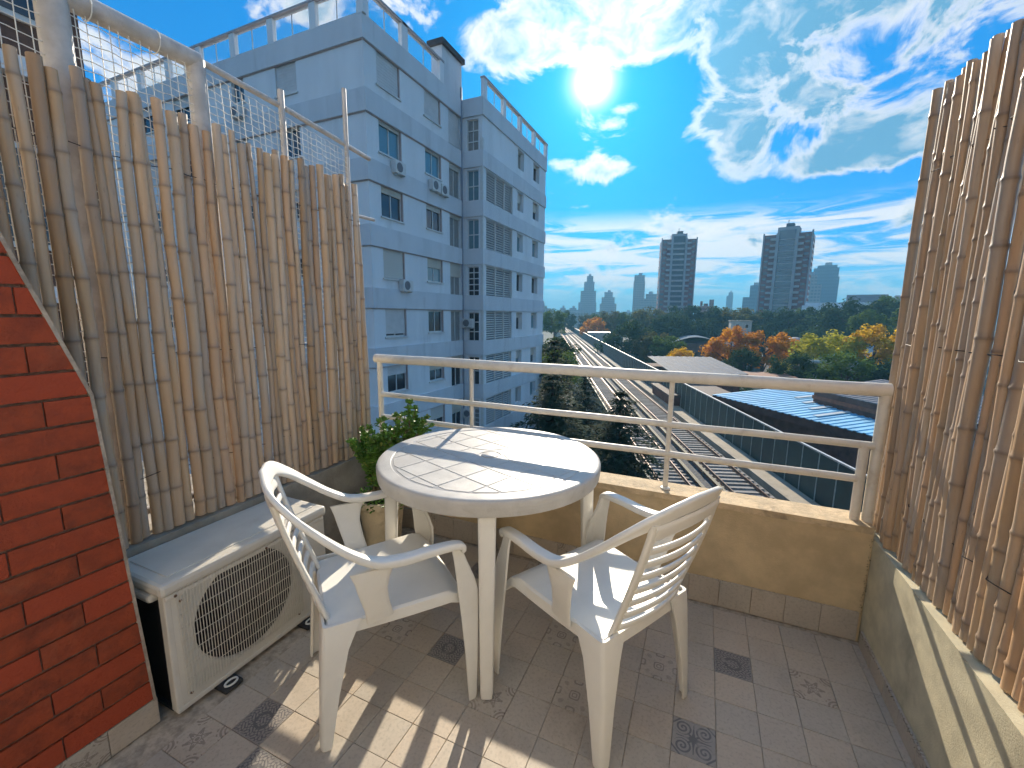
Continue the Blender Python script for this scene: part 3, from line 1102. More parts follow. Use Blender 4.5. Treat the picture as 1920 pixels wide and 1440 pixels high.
# raised pads between the moulded lines
RP = TR - .068
hull = [(RP * cos(2 * pi * k / 72), RP * sin(2 * pi * k / 72)) for k in range(72)]
A_ = R(-20); PS, PG = .128, .0035
for i in range(-5, 5):
    for j in range(-5, 5):
        q = [((i + a) * PS + sa, (j + b_) * PS + sb) for a, b_, sa, sb in ((0, 0, PG, PG), (1, 0, -PG, PG), (1, 1, -PG, -PG), (0, 1, PG, -PG))]
        q = [(x * cos(A_) - y * sin(A_), x * sin(A_) + y * cos(A_)) for x, y in q]
        q = clip_convex(q, hull)
        if len(q) < 3: continue
        ar = abs(sum(q[k - 1][0] * q[k][1] - q[k][0] * q[k - 1][1] for k in range(len(q)))) / 2
        if ar < .0008: continue
        cxp = sum(p[0] for p in q) / len(q); cyp = sum(p[1] for p in q) / len(q)
        if min(hypot(*p) for p in q) < .05 and hypot(cxp, cyp) < .1:
            # leave room for the parasol plug: push corner off
            q = [(p if hypot(*p) > .055 else (p[0] * .06 / max(hypot(*p), .004), p[1] * .06 / max(hypot(*p), .004))) for p in q]
        mb = MB(); n = len(q); sh = .0018
        qi = []
        for k in range(n):
            dx_, dy_ = q[k][0] - cxp, q[k][1] - cyp
            L_ = hypot(dx_, dy_)
            qi.append((q[k][0] - dx_ / L_ * sh, q[k][1] - dy_ / L_ * sh))
        mb.loft([[(x, y, TZ - .003) for x, y in q], [(x, y, TZ - .0012) for x, y in q], [(x, y, TZ) for x, y in qi]])
        mb.build('raised_panel', M_top, top)
o = MB().lathe([(.038, TZ - .006), (.038, TZ - .001), (.034, TZ + .001), (.0, TZ + .0012)], 28).build('parasol_plug', M_top, tb); smooth_angle(o, 30)
for k, (x, y) in enumerate(((.195, -.405), (.405, .195), (-.195, .405), (-.405, -.195))):
    a = atan2(y, x)
    d = Vector((cos(a), sin(a), 0)); s_ = Vector((-sin(a), cos(a), 0))
    pt = Vector((x, y, 0))
    rings = []
    for z, w, dp, off in ((TZ - .031, .068, .060, -.012), (.6, .062, .055, -.006), (.3, .055, .048, 0.004), (0.02, .048, .042, .012), (0, .044, .038, .012)):
        c_ = pt + d * off + Vector((0, 0, z))
        rg = []
        for i in range(16):
            th = 2 * pi * i / 16
            rg.append(c_ + s_ * (w / 2 * math.copysign(abs(cos(th)) ** .45, cos(th))) + d * (dp / 2 * math.copysign(abs(sin(th)) ** .45, sin(th))))
        rings.append(rg)
    o = MB().loft(rings).build('leg', M_pl, tb, smooth=True); smooth_angle(o, 50)
MB().lathe([(TR - .03, TZ - .0725), (TR - .03, TZ - .031), (TR - .034, TZ - .031), (TR - .034, TZ - .0725)], 64)

# ------------------------------------------------------------------ plastic armchairs
def make_chair(label, loc, rz):
    ch = thing('chair', label, 'chair', loc, rz, group='white plastic chairs at the table')
    # seat: dished shell with a skirt
    N = 14
    def sx(v): return .232 - .030 * (1 - v) ** 1.2 - .012 * max(0, v - .8) * 5 * max(0, v - .8)
    def top_(u, v):
        y = -.215 + .455 * v
        x = (u * 2 - 1) * sx(v)
        z = .428 - .016 * (1 - (2 * u - 1) ** 2) * sin(pi * min(1, v * 1.05)) - .012 * (1 - v) - (.05 * max(0, v - .86) / .14 * max(0, v - .86) / .14)
        return Vector((x, y, z))
    vt = [top_(i / N, j / N) for j in range(N + 1) for i in range(N + 1)]
    vb = [p - Vector((0, 0, .006)) for p in vt]
    fs = [(j * (N + 1) + i, j * (N + 1) + i + 1, (j + 1) * (N + 1) + i + 1, (j + 1) * (N + 1) + i) for j in range(N) for i in range(N)]
    M_ = (N + 1) ** 2
    fb_ = [tuple(q + M_ for q in reversed(f)) for f in fs]
    mb_ = MB(); mb_.add(vt + vb, fs + fb_)
    per = [(i, 0) for i in range(N)] + [(N, j) for j in range(N)] + [(i, N) for i in range(N, 0, -1)] + [(0, j) for j in range(N, 0, -1)]
    o1, o2 = [], []
    for i, j in per:
        p = vt[j * (N + 1) + i]
        c_ = Vector((0, 0.01, p.z)); d = (p - c_); d.z = 0; d.normalize()
        o1.append(p + d * .010 - Vector((0, 0, .006))); o2.append(p + d * .013 - Vector((0, 0, .042)))
    inn = [vt[j * (N + 1) + i] for i, j in per]
    o3 = [p - (p - Vector((0, .01, p.z))).normalized() * .006 for p in o2]
    o4 = [vb[j * (N + 1) + i] for i, j in per]
    mb_.loft([inn, o1, o2, o3, o4], False)
    seat = mb_.build('seat', M_pl, ch, smooth=True); smooth_angle(seat, 50)
    # hoop: armrests flowing into the rim of the backrest
    half = [(.267, .217, .592), (.270, .203, .615), (.272, .12, .620), (.272, .01, .616), (.268, -.075, .628), (.258, -.150, .672), (.240, -.225, .735), (.208, -.295, .800), (.140, -.345, .846), (.0, -.362, .862)]
    rv = Vector((0, -.35, .94)).normalized()
    refs = [(1, 0, .1), (1, 0, .1), (1, 0, .05), (1, 0, 0), (1, 0, 0), (1, -.05, .1), (.95, -.1, .3), (.75, -.22, .6), (.35, -.33, .9), tuple(rv)]
    dims = [(.036, .018), (.041, .024), (.043, .027), (.044, .027), (.045, .026), (.043, .023), (.043, .021), (.047, .020), (.056, .019), (.060, .019)]
    K = 6
    hp = catmull(half, K); hr = lerp_list(refs, K); hd = lerp_list(dims, K)
    cutk = K * 4 + 2
    back_r = [(p, r, d) for p, r, d in zip(hp, hr, hd)]
    mir = lambda v_: Vector((-v_[0], v_[1], v_[2]))
    for sgn in (1, -1):
        seg = back_r[:cutk + 1]
        if sgn < 0:
            seg = [(mir(p), mir(r), d) for p, r, d in seg]
        o_ = MB().sweep([p for p, r, d in seg], [r for p, r, d in seg], [d for p, r, d in seg], 16, .38).build('armrest', M_pl, ch, smooth=True)
        smooth_angle(o_, 60)
    seg = back_r[cutk:] + [(mir(p), mir(r) * 1, d) for p, r, d in reversed(back_r[cutk:-1])]
    # keep the width direction pointing outward all round
    mb_ = MB()
    mb_.sweep([p for p, r, d in seg], [r for p, r, d in seg], [d for p, r, d in seg], 16, .42)
    # stiles of the back
    for sgn in (1, -1):
        st_ = catmull([(sgn * .158, -.340, .832), (sgn * .160, -.318, .74), (sgn * .158, -.282, .62), (sgn * .156, -.245, .51), (sgn * .160, -.214, .415)], 4)
        mb_.sweep(st_, [(1, 0, 0)] * len(st_), [(.034, .016)] * len(st_), 10)
    mb_.sweep([(-.158, -.338, .80), (-.08, -.352, .808), (0, -.357, .81), (.08, -.352, .808), (.158, -.338, .80)], [(0, -.3, .95)] * 5, [(.055, .014)] * 5, 10)
    bk = mb_.build('backrest', M_pl, ch, smooth=True); smooth_angle(bk, 60)
    for k in range(7):
        z = .445 + k * .049
        y = -.222 - (z - .415) * .305
        pts = [(x, y - .020 * (1 - (x / .155) ** 2), z) for x in [-.155 + .31 * i / 10 for i in range(11)]]
        o_ = MB().sweep(pts, [(0, -.3, .95)] * 11, [(.023, .012)] * 11, 10).build('slat', M_pl, bk, smooth=True)
        smooth_angle(o_, 60)
    # broad side struts between armrest and seat
    for sgn in (1, -1):
        pts = catmull([(sgn * .268, -.085, .606), (sgn * .266, -.085, .570), (sgn * .258, -.082, .52), (sgn * .244, -.070, .46), (sgn * .232, -.060, .405)], 4)
        dm = lerp_list([(.135, .013), (.108, .013), (.088, .012), (.080, .012), (.086, .012)], 4)
        rf = lerp_list([(0, 1, -.40), (0, 1, -.2), (0, 1, 0), (0, 1, 0), (0, 1, 0)], 4)
        o_ = MB().sweep(pts, rf, dm, 12).build('arm_strut', M_pl, ch, smooth=True)
        smooth_angle(o_, 60)
    # angle-section legs
    def leg(st, sgn, rear):
        rings_ = []
        t_ = .0085
        for z, xo, yo, ly, lx in st:
            fy = 1 if rear else -1            # towards the chair's middle in y
            c_ = .014 if rear else .008       # rounded outer corner
            pts_ = [(xo, yo + fy * ly), (xo, yo + fy * c_), (xo - c_ * .3, yo + fy * c_ * .3), (xo - c_, yo), (xo - lx, yo),
                    (xo - lx, yo + fy * t_), (xo - c_ - t_ * .6, yo + fy * t_), (xo - t_, yo + fy * (c_ + t_ * .6)), (xo - t_, yo + fy * ly)]
            rings_.append([(sgn * a, b_, z) for a, b_ in pts_])
        if (sgn > 0) == rear:
            rings_ = [list(reversed(r_)) for r_ in rings_]
        o_ = MB().loft(rings_).build('leg', M_pl, ch, smooth=True); smooth_angle(o_, 45)
    for sgn in (1, -1):
        leg([(.604, .272, .215, .038, .028), (.55, .273, .232, .046, .031), (.48, .274, .260, .066, .040), (.43, .275, .274, .076, .045), (.38, .275, .276, .072, .043), (.2, .281, .270, .050, .034), (.012, .287, .262, .032, .027), (0, .285, .260, .029, .024)], sgn, False)
        leg([(.424, .226, -.234, .118, .104), (.40, .229, -.238, .108, .098), (.33, .231, -.244, .082, .078), (.18, .236, -.254, .056, .054), (.012, .241, -.264, .036, .036), (0, .239, -.262, .032, .032)], sgn, True)
    return ch


# heading given by the forward axis (+y of the chair)
make_chair('white plastic armchair nearest the air conditioner, turned to the table', (-1.053, 1.176, .0062), -atan2(.605, .795))
make_chair('white plastic armchair by the ochre parapet showing its slatted back', (-.303, 1.469, .0062), atan2(.87, .49))

# ------------------------------------------------------------------ potted plant in the corner
M_pot = mat('pot_cream', (0.66, 0.54, 0.35), 0.75, 0.12, 9, 0.2, 60, stain=(0.30, 0.22, 0.13), stain_scale=6, stain_amt=.5)
M_soil = mat('potting_soil', (0.05, 0.035, 0.022), 0.95, 0.4, 40, 0.8, 80)
M_jade = mat('jade_leaf', (0.13, 0.27, 0.035), 0.38, 0.35, 25, rnd=0, trans=.25)
M_jtip = mat('jade_leaf_pale', (0.42, 0.42, 0.09), 0.4, 0.3, 25, trans=.3)
M_stem = mat('jade_stem', (0.16, 0.13, 0.07), 0.8, 0.25, 30, 0.4)
pp = thing('potted_plant', 'leafy green jade plant in a cream pot in the corner behind the table', 'plant', (-1.66, 1.865, .0062))
o = MB().lathe([(.088, 0), (.095, .004), (.128, .30), (.140, .302), (.144, .308), (.144, .338), (.140, .344), (.128, .344), (.122, .335), (.118, .310), (.0, .310)], 36).build('pot', M_pot, pp); smooth_angle(o, 35)
mb = MB(); rj = random.Random(4)
mb.lathe([(.119, .311), (.09, .322), (.04, .328), (.0, .326)], 20)
mb.build('soil', M_soil, pp, smooth=True)
stems, leaves, tips = MB(), MB(), MB()


def jleaf(mb_, p, d, L_, w_):
    d = d.normalized()
    s = d.cross(Vector((rj.uniform(-.4, .4), rj.uniform(-.4, .4), 1))).normalized()
    n = s.cross(d)
    ps = [p, p + d * L_ * .35 + s * w_ * .5 + n * .002, p + d * L_ * .75 + s * w_ * .48 + n * .003, p + d * L_ + n * .002, p + d * L_ * .75 - s * w_ * .48 + n * .003, p + d * L_ * .35 - s * w_ * .5 + n * .002]
    qs = [q - n * .0035 for q in ps]
    mb_.add(ps + qs, [(0, 1, 2, 3), (0, 3, 4, 5), (9, 8, 7, 6), (11, 10, 9, 6)] + [(k, k + 6, (k + 1) % 6 + 6, (k + 1) % 6) for k in range(6)])


def branch(p, d, L_, r_, depth):
    pts = [p]
    q = p.copy(); dd = d.normalized()
    for k in range(4):
        dd = (dd + Vector((rj.uniform(-.22, .22), rj.uniform(-.22, .22), rj.uniform(-.05, .22)))).normalized()
        q = q + dd * (L_ / 4); pts.append(q.copy())
        if depth < 1:
            for _ in range(8):
                v_ = Vector((rj.gauss(0, 1), rj.gauss(0, 1), rj.gauss(0.2, .7)))
                jleaf(leaves, q, v_ + dd * .6, rj.uniform(.02, .034), rj.uniform(.012, .019))
    stems.tube(pts, [r_ * (1 - .1 * k) for k in range(5)], 6)
    if depth > 0:
        for k in (2, 3, 4, 4):
            v_ = dd + Vector((rj.uniform(-.9, .9), rj.uniform(-.9, .9), rj.uniform(-.1, .6)))
            branch(pts[k], v_, L_ * rj.uniform(.5, .8), r_ * .6, depth - 1)
    else:
        for _ in range(9):
            v_ = Vector((rj.gauss(0, .8), rj.gauss(0, .8), rj.gauss(.5, .6))) + dd
            jleaf(tips if rj.random() < .28 else leaves, q, v_, rj.uniform(.02, .032), rj.uniform(.012, .018))


for (d, L_) in [((.05, .02, 1), .19), ((-.12, -.25, .9), .16), ((.28, -.1, .9), .17), ((.42, .18, .95), .24), ((.50, .10, 1.0), .27), ((-.30, -.42, .7), .15), ((-.1, .3, .9), .15), ((.1, -.5, .6), .14), ((-.45, -.2, .55), .15)]:
    branch(Vector((rj.uniform(-.04, .04), rj.uniform(-.04, .04), .32)), Vector(d), L_ * 1.12, .010, 2)
stems.build('stems', M_stem, pp, smooth=True)
leaves.build('foliage', M_jade, pp, kind='stuff')
tips.build('pale_leaf_tips', M_jtip, pp, kind='stuff')
# low creeping growth over the pot rim
mb = MB()
for k in range(260):
    a = rj.uniform(0, 6.28); r_ = rj.uniform(.08, .155)
    p = Vector((r_ * cos(a), r_ * sin(a), .335 - max(0, r_ - .13) * 1.6 + rj.uniform(0, .03)))
    jleaf(mb, p, Vector((cos(a) + rj.uniform(-.6, .6), sin(a) + rj.uniform(-.6, .6), rj.uniform(-.5, .6))), rj.uniform(.014, .026), rj.uniform(.008, .014))
mb.build('creeping_leaves', M_jade, pp, kind='stuff')

# neighbour's terrace floor beyond the left ledge
MB().box(-5.6, -2.05, -3.0, 2.157, -.30, -.02).build('neighbour_floor', mat('neighbour_floor_concrete', (.42, .36, .28), .85, .15, 4, .2), kind='structure')

# ================================================================== beyond the terrace
GZ = -14.0
M_ground = mat('city_ground', (0.10, 0.10, 0.075), 0.95, 0.35, 0.06, stain=(0.06, 0.085, 0.035), stain_scale=.02, stain_amt=.8)
MB().add([(0, 0, 0)], []) if False else None
mb = MB()
mb.add([(-2600, -400, GZ), (2600, -400, GZ), (2600, 3000, GZ), (-2600, 3000, GZ)], [(0, 1, 2, 3)])
mb.build('ground', M_ground, kind='structure')

# ------------------------------------------------------------------ white apartment building
M_wall = mat('white_render', (0.74, 0.745, 0.75), 0.85, 0.05, .8, 0.15, 25, stain=(0.50, 0.495, 0.48), stain_scale=.9, stain_amt=.42, stretch=(1.0, 1.0, .13))
M_bandm = mat('grey_render', (0.62, 0.63, 0.645), 0.85, 0.05, 1.2, 0.15, 25, stain=(0.43, 0.43, 0.43), stain_scale=1.3, stain_amt=.42, stretch=(1.0, 1.0, .2))
M_frame = mat('window_frame_white', (0.62, 0.61, 0.58), 0.5, 0.06, 5)
M_shut = mat('roller_shutter', (0.52, 0.46, 0.37), 0.6, 0.08, 3, hue=(0.58, 0.56, 0.52))
M_shw = mat('roller_shutter_pale', (0.60, 0.58, 0.56), 0.6, 0.06, 3)
M_jamb = mat('window_reveal_pinkish', (0.48, 0.38, 0.35), 0.8, 0.08, 4)
M_gld = glass_mat('window_glass_dark', (0.045, 0.05, 0.055), .06)
M_glb = glass_mat('window_glass_blue', (0.16, 0.26, 0.29), .05)
M_curt = mat('curtain_behind_glass', (0.28, 0.27, 0.25), 0.35, 0.25, 3, stretch=(9, 9, .6))
BO = Vector((-13.1, 14.7, GZ))
bd = thing('apartment_building', 'white multi-storey apartment block with glass roof balustrade beyond the left bamboo screen', 'building', BO)


def zl(k): return 26.04 - 2.6 * k


def facade(mb_, O, U, N, u0, u1, z0, z1, holes, depth=.16):
    """wall in the plane through O along U, outward normal N; holes (a, b, c, d) become reveals"""
    O, U, N = Vector(O), Vector(U), Vector(N)
    us = sorted(set([u0, u1] + [h[0] for h in holes] + [h[1] for h in holes]))
    zs_ = sorted(set([z0, z1] + [h[2] for h in holes] + [h[3] for h in holes]))
    P = lambda a, z, d=0: O + U * a + Vector((0, 0, z)) - N * d
    flip = U.cross(Vector((0, 0, 1))).dot(N) < 0
    def quad(q): mb_.add(q, [(3, 2, 1, 0) if flip else (0, 1, 2, 3)])
    for i in range(len(us) - 1):
        # merge cells vertically
        start = None
        for j in range(len(zs_) - 1):
            cu, cz = (us[i] + us[i + 1]) / 2, (zs_[j] + zs_[j + 1]) / 2
            inh = any(h[0] < cu < h[1] and h[2] < cz < h[3] for h in holes)
            if not inh and start is None: start = zs_[j]
            if (inh or j == len(zs_) - 2) and start is not None:
                e_ = zs_[j] if inh else zs_[j + 1]
                if e_ > start: quad([P(us[i], start), P(us[i + 1], start), P(us[i + 1], e_), P(us[i], e_)])
                start = None
    for a, b_, c_, d_ in holes:
        quad([P(a, c_), P(a, c_, depth), P(a, d_, depth), P(a, d_)][::-1])
        quad([P(b_, c_), P(b_, d_), P(b_, d_, depth), P(b_, c_, depth)][::-1])
        quad([P(a, d_), P(a, d_, depth), P(b_, d_, depth), P(b_, d_)][::-1])
        quad([P(a, c_), P(b_, c_), P(b_, c_, depth), P(a, c_, depth)][::-1])


WM = {}


def window(parent, O, U, N, a, b_, c_, d_, shutter=0.0, gl=None, smat=None, mull=1, depth=.16, lintel=True, bars=0):
    """frame > panes, shutter, sill; built in the reveal"""
    O, U, N = Vector(O), Vector(U).normalized(), Vector(N).normalized()
    w, h = b_ - a, d_ - c_
    rz = atan2(U.y, U.x)
    base = O + U * a + Vector((0, 0, c_)) - N * (depth - .01)
    flip = U.cross(Vector((0, 0, 1))).dot(N) < 0
    if flip:                                     # mirror so that local -y is always outward
        base = base + U * w; rz += pi
    key = (round(w, 2), round(h, 2), mull, bars)
    if key not in WM:
        m_ = MB(); t_ = .05
        m_.box(0, t_, -.05, 0, 0, h); m_.box(w - t_, w, -.05, 0, 0, h); m_.box(t_, w - t_, -.05, 0, 0, t_); m_.box(t_, w - t_, -.05, 0, h - t_, h)
        for k in range(mull):
            x = w * (k + 1) / (mull + 1)
            m_.box(x - .025, x + .025, -.056, -.001, t_ + .001, h - t_ - .001)
        for k in range(bars):
            z = h * (k + 1) / (bars + 1)
            m_.box(t_, w - t_, -.062, -.03, z - .03, z + .03)
        p_ = MB(); p_.box(t_ * .8, w - t_ * .8, -.02, -.012, t_ * .8, h - t_ * .8)
        s_ = MB(); s_.box(-.08, w + .08, -.22, -.004, -.07, -.003)
        WM[key] = (m_.mesh('window', M_frame), p_.mesh('pane', M_gld), s_.mesh('sill', M_frame))
    f_ = link('window', WM[key][0], parent, base, rz)
    p_ = link('pane', WM[key][1], f_)
    if gl is not None:
        p_.material_slots[0].link = 'OBJECT'; p_.material_slots[0].material = gl
    if h < 1.5: link('sill', WM[key][2], f_)
    if shutter > 0:
        hh = h * shutter
        m_ = MB(); n = max(2, int(hh / .11))
        for k in range(n):
            zz = h - hh + hh * k / n
            m_.box(.03, w - .03, -.085 - .012, -.062, zz + .006, zz + hh / n - .006)
        m_.box(.03, w - .03, -.084, -.063, h - hh, h)
        m_.build('shutter', smat or M_shut, f_)
    return f_


spec_A = {  # storey: (w1, w2, w3): (shutter fraction, glass, shutter material)
    0: ((.93, M_gld, M_shw), (.93, M_gld, M_shw), (.9, M_gld, M_shw)),
    1: ((.12, M_glb, M_shut), (.10, M_glb, M_shut), (.15, M_curt, M_shut)),
    2: ((.22, M_gld, M_shut), (.20, M_gld, M_shut), (.12, M_curt, M_shut)),
    3: ((.97, M_gld, M_shut), (.40, M_glb, M_shut), (.42, M_curt, M_shut)),
    4: ((.90, M_gld, M_shw), (.08, M_gld, M_shw), (.05, M_curt, M_shut)),
    5: ((.36, M_gld, M_shw), (.50, M_gld, M_shut), (.30, M_gld, M_shut)),
    6: ((.95, M_gld, M_shw), (.62, M_gld, M_shut), (.45, M_gld, M_shut)),
    7: ((.5, M_gld, M_shw), (.2, M_gld, M_shut), (.3, M_curt, M_shut)),
    8: ((.0, M_gld, M_shw), (.9, M_gld, M_shut), (.5, M_gld, M_shut))}
WA = ((.74, 2.17, 1.26), (4.04, 5.38, 1.16), (6.19, 7.35, 1.78))
UA, NA = (0, 1, 0), (1, 0, 0)
wm = MB()
holes = [(a, b_, zl(k) - .02 - h, zl(k) - .02) for k in range(9) for a, b_, h in WA]
facade(wm, (0, 0, 0), UA, NA, 0, 7.6, 0, 26.9, holes)
for k in range(9):
    for (a, b_, h), (sf, gl, sm) in zip(WA, spec_A[k]):
        window(bd, (0, 0, 0), UA, NA, a, b_, zl(k) - .02 - h, zl(k) - .02, sf, gl, sm)
# return wall facing the terrace, then the screened wing
holes = [(.28, 1.02, zl(k) - 1.80, zl(k) - .12) for k in range(9)]
facade(wm, (0, 7.6, 0), (1, 0, 0), (0, -1, 0), 0, 1.27, 0, 26.9, holes)
for k in range(9):
    window(bd, (0, 7.6, 0), (1, 0, 0), (0, -1, 0), .28, 1.02, zl(k) - 1.80, zl(k) - .12, (0, .0, 0, 0, 0, 0, .3, 0, 0)[k], (M_curt, M_glb, M_glb, M_gld, M_gld, M_gld, M_curt, M_gld, M_gld)[k], M_shut, 1, bars=(2, 1, 1, 4, 2, 1, 5, 1, 1)[k])
WC = ((12.46, 13.49), (15.2, 16.4))
holes = [(a, b_, zl(k) - 1.25, zl(k) - .08) for k in range(9) for a, b_ in WC] + [(8.0, 11.75, zl(k) - 1.86, zl(k) - .05) for k in range(1, 9)]
facade(wm, (1.27, 0, 0), UA, NA, 7.6, 17.75, 0, 26.9, holes, .3)
for k in range(9):
    for a, b_ in WC:
        window(bd, (1.27, 0, 0), UA, NA, a, b_, zl(k) - 1.25, zl(k) - .08, rng.choice((0, .15, .5, .3)), rng.choice((M_gld, M_glb, M_curt)), M_shut, depth=.3)
# end and rear walls, roof slab
wm.add([(1.27, 17.75, 0), (1.27, 17.75, 26.9), (-28, 17.75, 26.9), (-28, 17.75, 0)], [(0, 1, 2, 3)][:1])
wm.add([(-28, 0, 0), (-28, 17.75, 0), (-28, 17.75, 26.9), (-28, 0, 26.9)], [(0, 1, 2, 3)])
wm.add([(-28, 0, 26.85), (0, 0, 26.85), (0, 7.6, 26.85), (1.27, 7.6, 26.85), (1.27, 17.75, 26.85), (-28, 17.75, 26.85)], [(0, 1, 2, 3, 4, 5)])
# left face towards the neighbour
WL = ((-5.0, -3.72, 1.2), (-7.95, -7.1, 1.0), (-12.5, -11.2, 1.2), (-15.5, -14.2, 1.2))
holes = [(a, b_, zl(k) - .02 - h, zl(k) - .02) for k in range(9) for a, b_, h in WL]
facade(wm, (0, 0, 0), (1, 0, 0), (0, -1, 0), -28, 0, 0, 26.9, holes)
for k in range(9):
    for i, (a, b_, h) in enumerate(WL):
        window(bd, (0, 0, 0), (1, 0, 0), (0, -1, 0), a, b_, zl(k) - .02 - h, zl(k) - .02, (.95, 0, .4, .3)[(i + k) % 4] if (k, i) != (0, 0) else .95, M_gld, M_shw)
wm.build('wall', M_wall, bd)
# storey bands: spandrels standing 9 cm proud
P9 = .09
for k in range(10):
    zb = zl(k); zt = zb + (.86 if k else .90)
    m_ = MB()
    m_.box(-28, P9, -P9, -.001, zb, zt)
    m_.box(.001, P9 - .001, 0, 7.6 - P9 - .001, zb + .001, zt - .001)
    m_.box(.001, 1.27 + P9, 7.6 - P9, 7.599, zb, zt)
    m_.box(1.271, 1.27 + P9 - .001, 7.6, 17.75, zb + .001, zt - .001)
    m_.build('storey_band', M_bandm, bd)
    # slim drip groove under each band
    m_ = MB(); m_.box(-28, -.02, -.05, -.002, zb - .035, zb - .001); m_.box(.002, .05, .02, 7.5, zb - .035, zb - .001)
    m_.build('drip_edge', M_jamb, bd)
# window reveals in a warmer tone on the terrace side are jamb strips
jm = MB().box(0, .05, -.15, -.04, 0, 1.2).mesh('jamb', M_jamb)
for k in range(8):
    for a, b_, h in WA[:2]:
        o = link('jamb', jm, bd, (-.14, b_ - .001, zl(k) - .02 - h), R(90)); o.scale = (1, 1, h / 1.2)
# louvre screens of the wing
slat = MB().box(-.03, .03, -1.86, 1.86, -.028, .028).mesh('slat', M_frame)
postm = MB().box(-.04, .04, -.03, .03, 0, 1.78).mesh('screen_post', M_frame)
dark = MB().box(-.02, .0, -1.87, 1.87, 0, 1.80).mesh('screen_backing', mat('screen_recess', (.20, .22, .23), .8, .1, 2))
for k in range(1, 8):
    sc_ = link('louvre_screen', dark, bd, (1.05, 9.875, zl(k) - 1.86))
    for j in range(13):
        o = link('slat', slat, sc_, (.12, 0, .08 + j * .138)); o.rotation_euler = (0, R(-32), 0)
    for y in (-1.83, -.6, .62, 1.83):
        link('screen_post', postm, sc_, (.17, y, .01))
# corner pilaster strips of the wing and drain pipe
MB().box(1.15, 1.27 + .05, 7.55, 7.72, 0, 24.9).build('corner_trim', M_frame, bd)
o = MB().tube([(.09, 7.38, 0), (.09, 7.38, 13), (.09, 7.38, 27.5)], .05, 8).build('drain_pipe', mat('pipe_grey', (.26, .27, .30), .6, .1, 5), bd, smooth=True)
# roof: parapet, stair head, glazed balustrade
MB().box(-.6, .05, 5.6, 7.5, 26.9, 28.7).build('stair_head', M_bandm, bd)
MB().box(-.75, .2, 5.45, 7.62, 28.7, 28.95).build('stair_head_roof', mat('roof_felt_dark', (.07, .065, .065), .9, .2, 4), bd)
M_bal = glass_mat('balustrade_glass', (.30, .42, .46), .03, .10)
M_capr = mat('balustrade_cap', (.40, .36, .36), .6, .1, 4)
pm = MB().box(-.17, .17, -.10, .10, 0, .98).mesh('balustrade_post', M_wall)


def balustrade(ax, x, y, L_, n):
    for i in range(n + 1):
        t_ = L_ * i / n
        link('balustrade_post', pm, bd, (x + (t_ if ax else 0), y + (0 if ax else t_), 26.9), 0 if ax else R(90))
    for i in range(n):
        a, b_ = L_ * i / n + .19, L_ * (i + 1) / n - .19
        if ax: m1 = MB().box(x + a, x + b_, y - .012, y + .012, 26.98, 27.82); m2 = [MB().box(x + a - .0, x + b_, y - .02, y + .02, z, z + .03) for z in (26.93, 27.82)]; m3 = MB().box(x + (a + b_) / 2 - .015, x + (a + b_) / 2 + .015, y - .018, y + .018, 26.97, 27.81)
        else: m1 = MB().box(x - .012, x + .012, y + a, y + b_, 26.98, 27.82); m2 = [MB().box(x - .02, x + .02, y + a, y + b_, z, z + .03) for z in (26.93, 27.82)]; m3 = MB().box(x - .018, x + .018, y + (a + b_) / 2 - .015, y + (a + b_) / 2 + .015, 26.97, 27.81)
        p_ = m1.build('glass_pane', M_bal, bd)
        for q in m2: q.build('pane_rail', M_frame, p_)
        m3.build('pane_stile', M_frame, p_)
    m_ = MB()
    if ax: m_.box(x - .2, x + L_ + .2, y - .13, y + .13, 27.885, 27.97)
    else: m_.box(x - .13, x + .13, y - .2 if y > 1 else y + .14, y + L_ + .2, 27.88, 27.965)
    m_.build('balustrade_cap', M_capr, bd)


balustrade(True, -27.6, -.0, 27.6, 11)
balustrade(False, 0, 2.6, 2.9, 1)
balustrade(False, 0, .12, 2.4, 1)
balustrade(False, 1.27, 7.8, 9.8, 4)


def wall_ac(label, x, y, z, face):
    a_ = thing('air_conditioner', label, 'air conditioner', (x, y, z), face, group='air conditioners on the white building')
    MB().box(-.36, .36, -.30, -.02, 0, .52).build('casing', mat('wall_ac_white', (.62, .61, .58), .5, .05, 5), a_, bevel=.02)
    o_ = MB().lathe([(.20, 0), (.20, .012), (.17, .014), (.0, .006)], 24).build('fan_grille', mat('wall_ac_grille', (.16, .16, .17), .6, .2, 30), a_, loc=(-.08, -.30, .26)); o_.rotation_euler = (R(90), 0, 0)
    for s in (-.24, .24):
        MB().box(s - .02, s + .02, -.34, 0, -.05, -.004).build('bracket', M_frame, a_)
    return a_


def ac_at(label, yy, zz): return wall_ac(label, BO.x + .02, BO.y + yy, GZ + zz, R(90))


ac_at('small air conditioner under the blue second row corner window of white building', 1.75, zl(1) - 1.95)
ac_at('left one of paired air conditioners on white building', 4.55, zl(1) - 1.95)
ac_at('right one of paired air conditioners on white building', 5.35, zl(1) - 1.98)
ac_at('air conditioner below the closed cream shutter of white building', 2.05, zl(3) - 1.80)
wall_ac('dark fronted air conditioner seen through the net on white building', BO.x - 7.4, BO.y - .02, GZ + zl(0) - 1.75, 0)
wall_ac('air conditioner beside the drain pipe low on white building', BO.x + .42, BO.y + 7.58, GZ + zl(4) - 1.0, 0)
wall_ac('lowest air conditioner beside the drain pipe of white building', BO.x + .42, BO.y + 7.58, GZ + zl(6) - 1.2, 0)

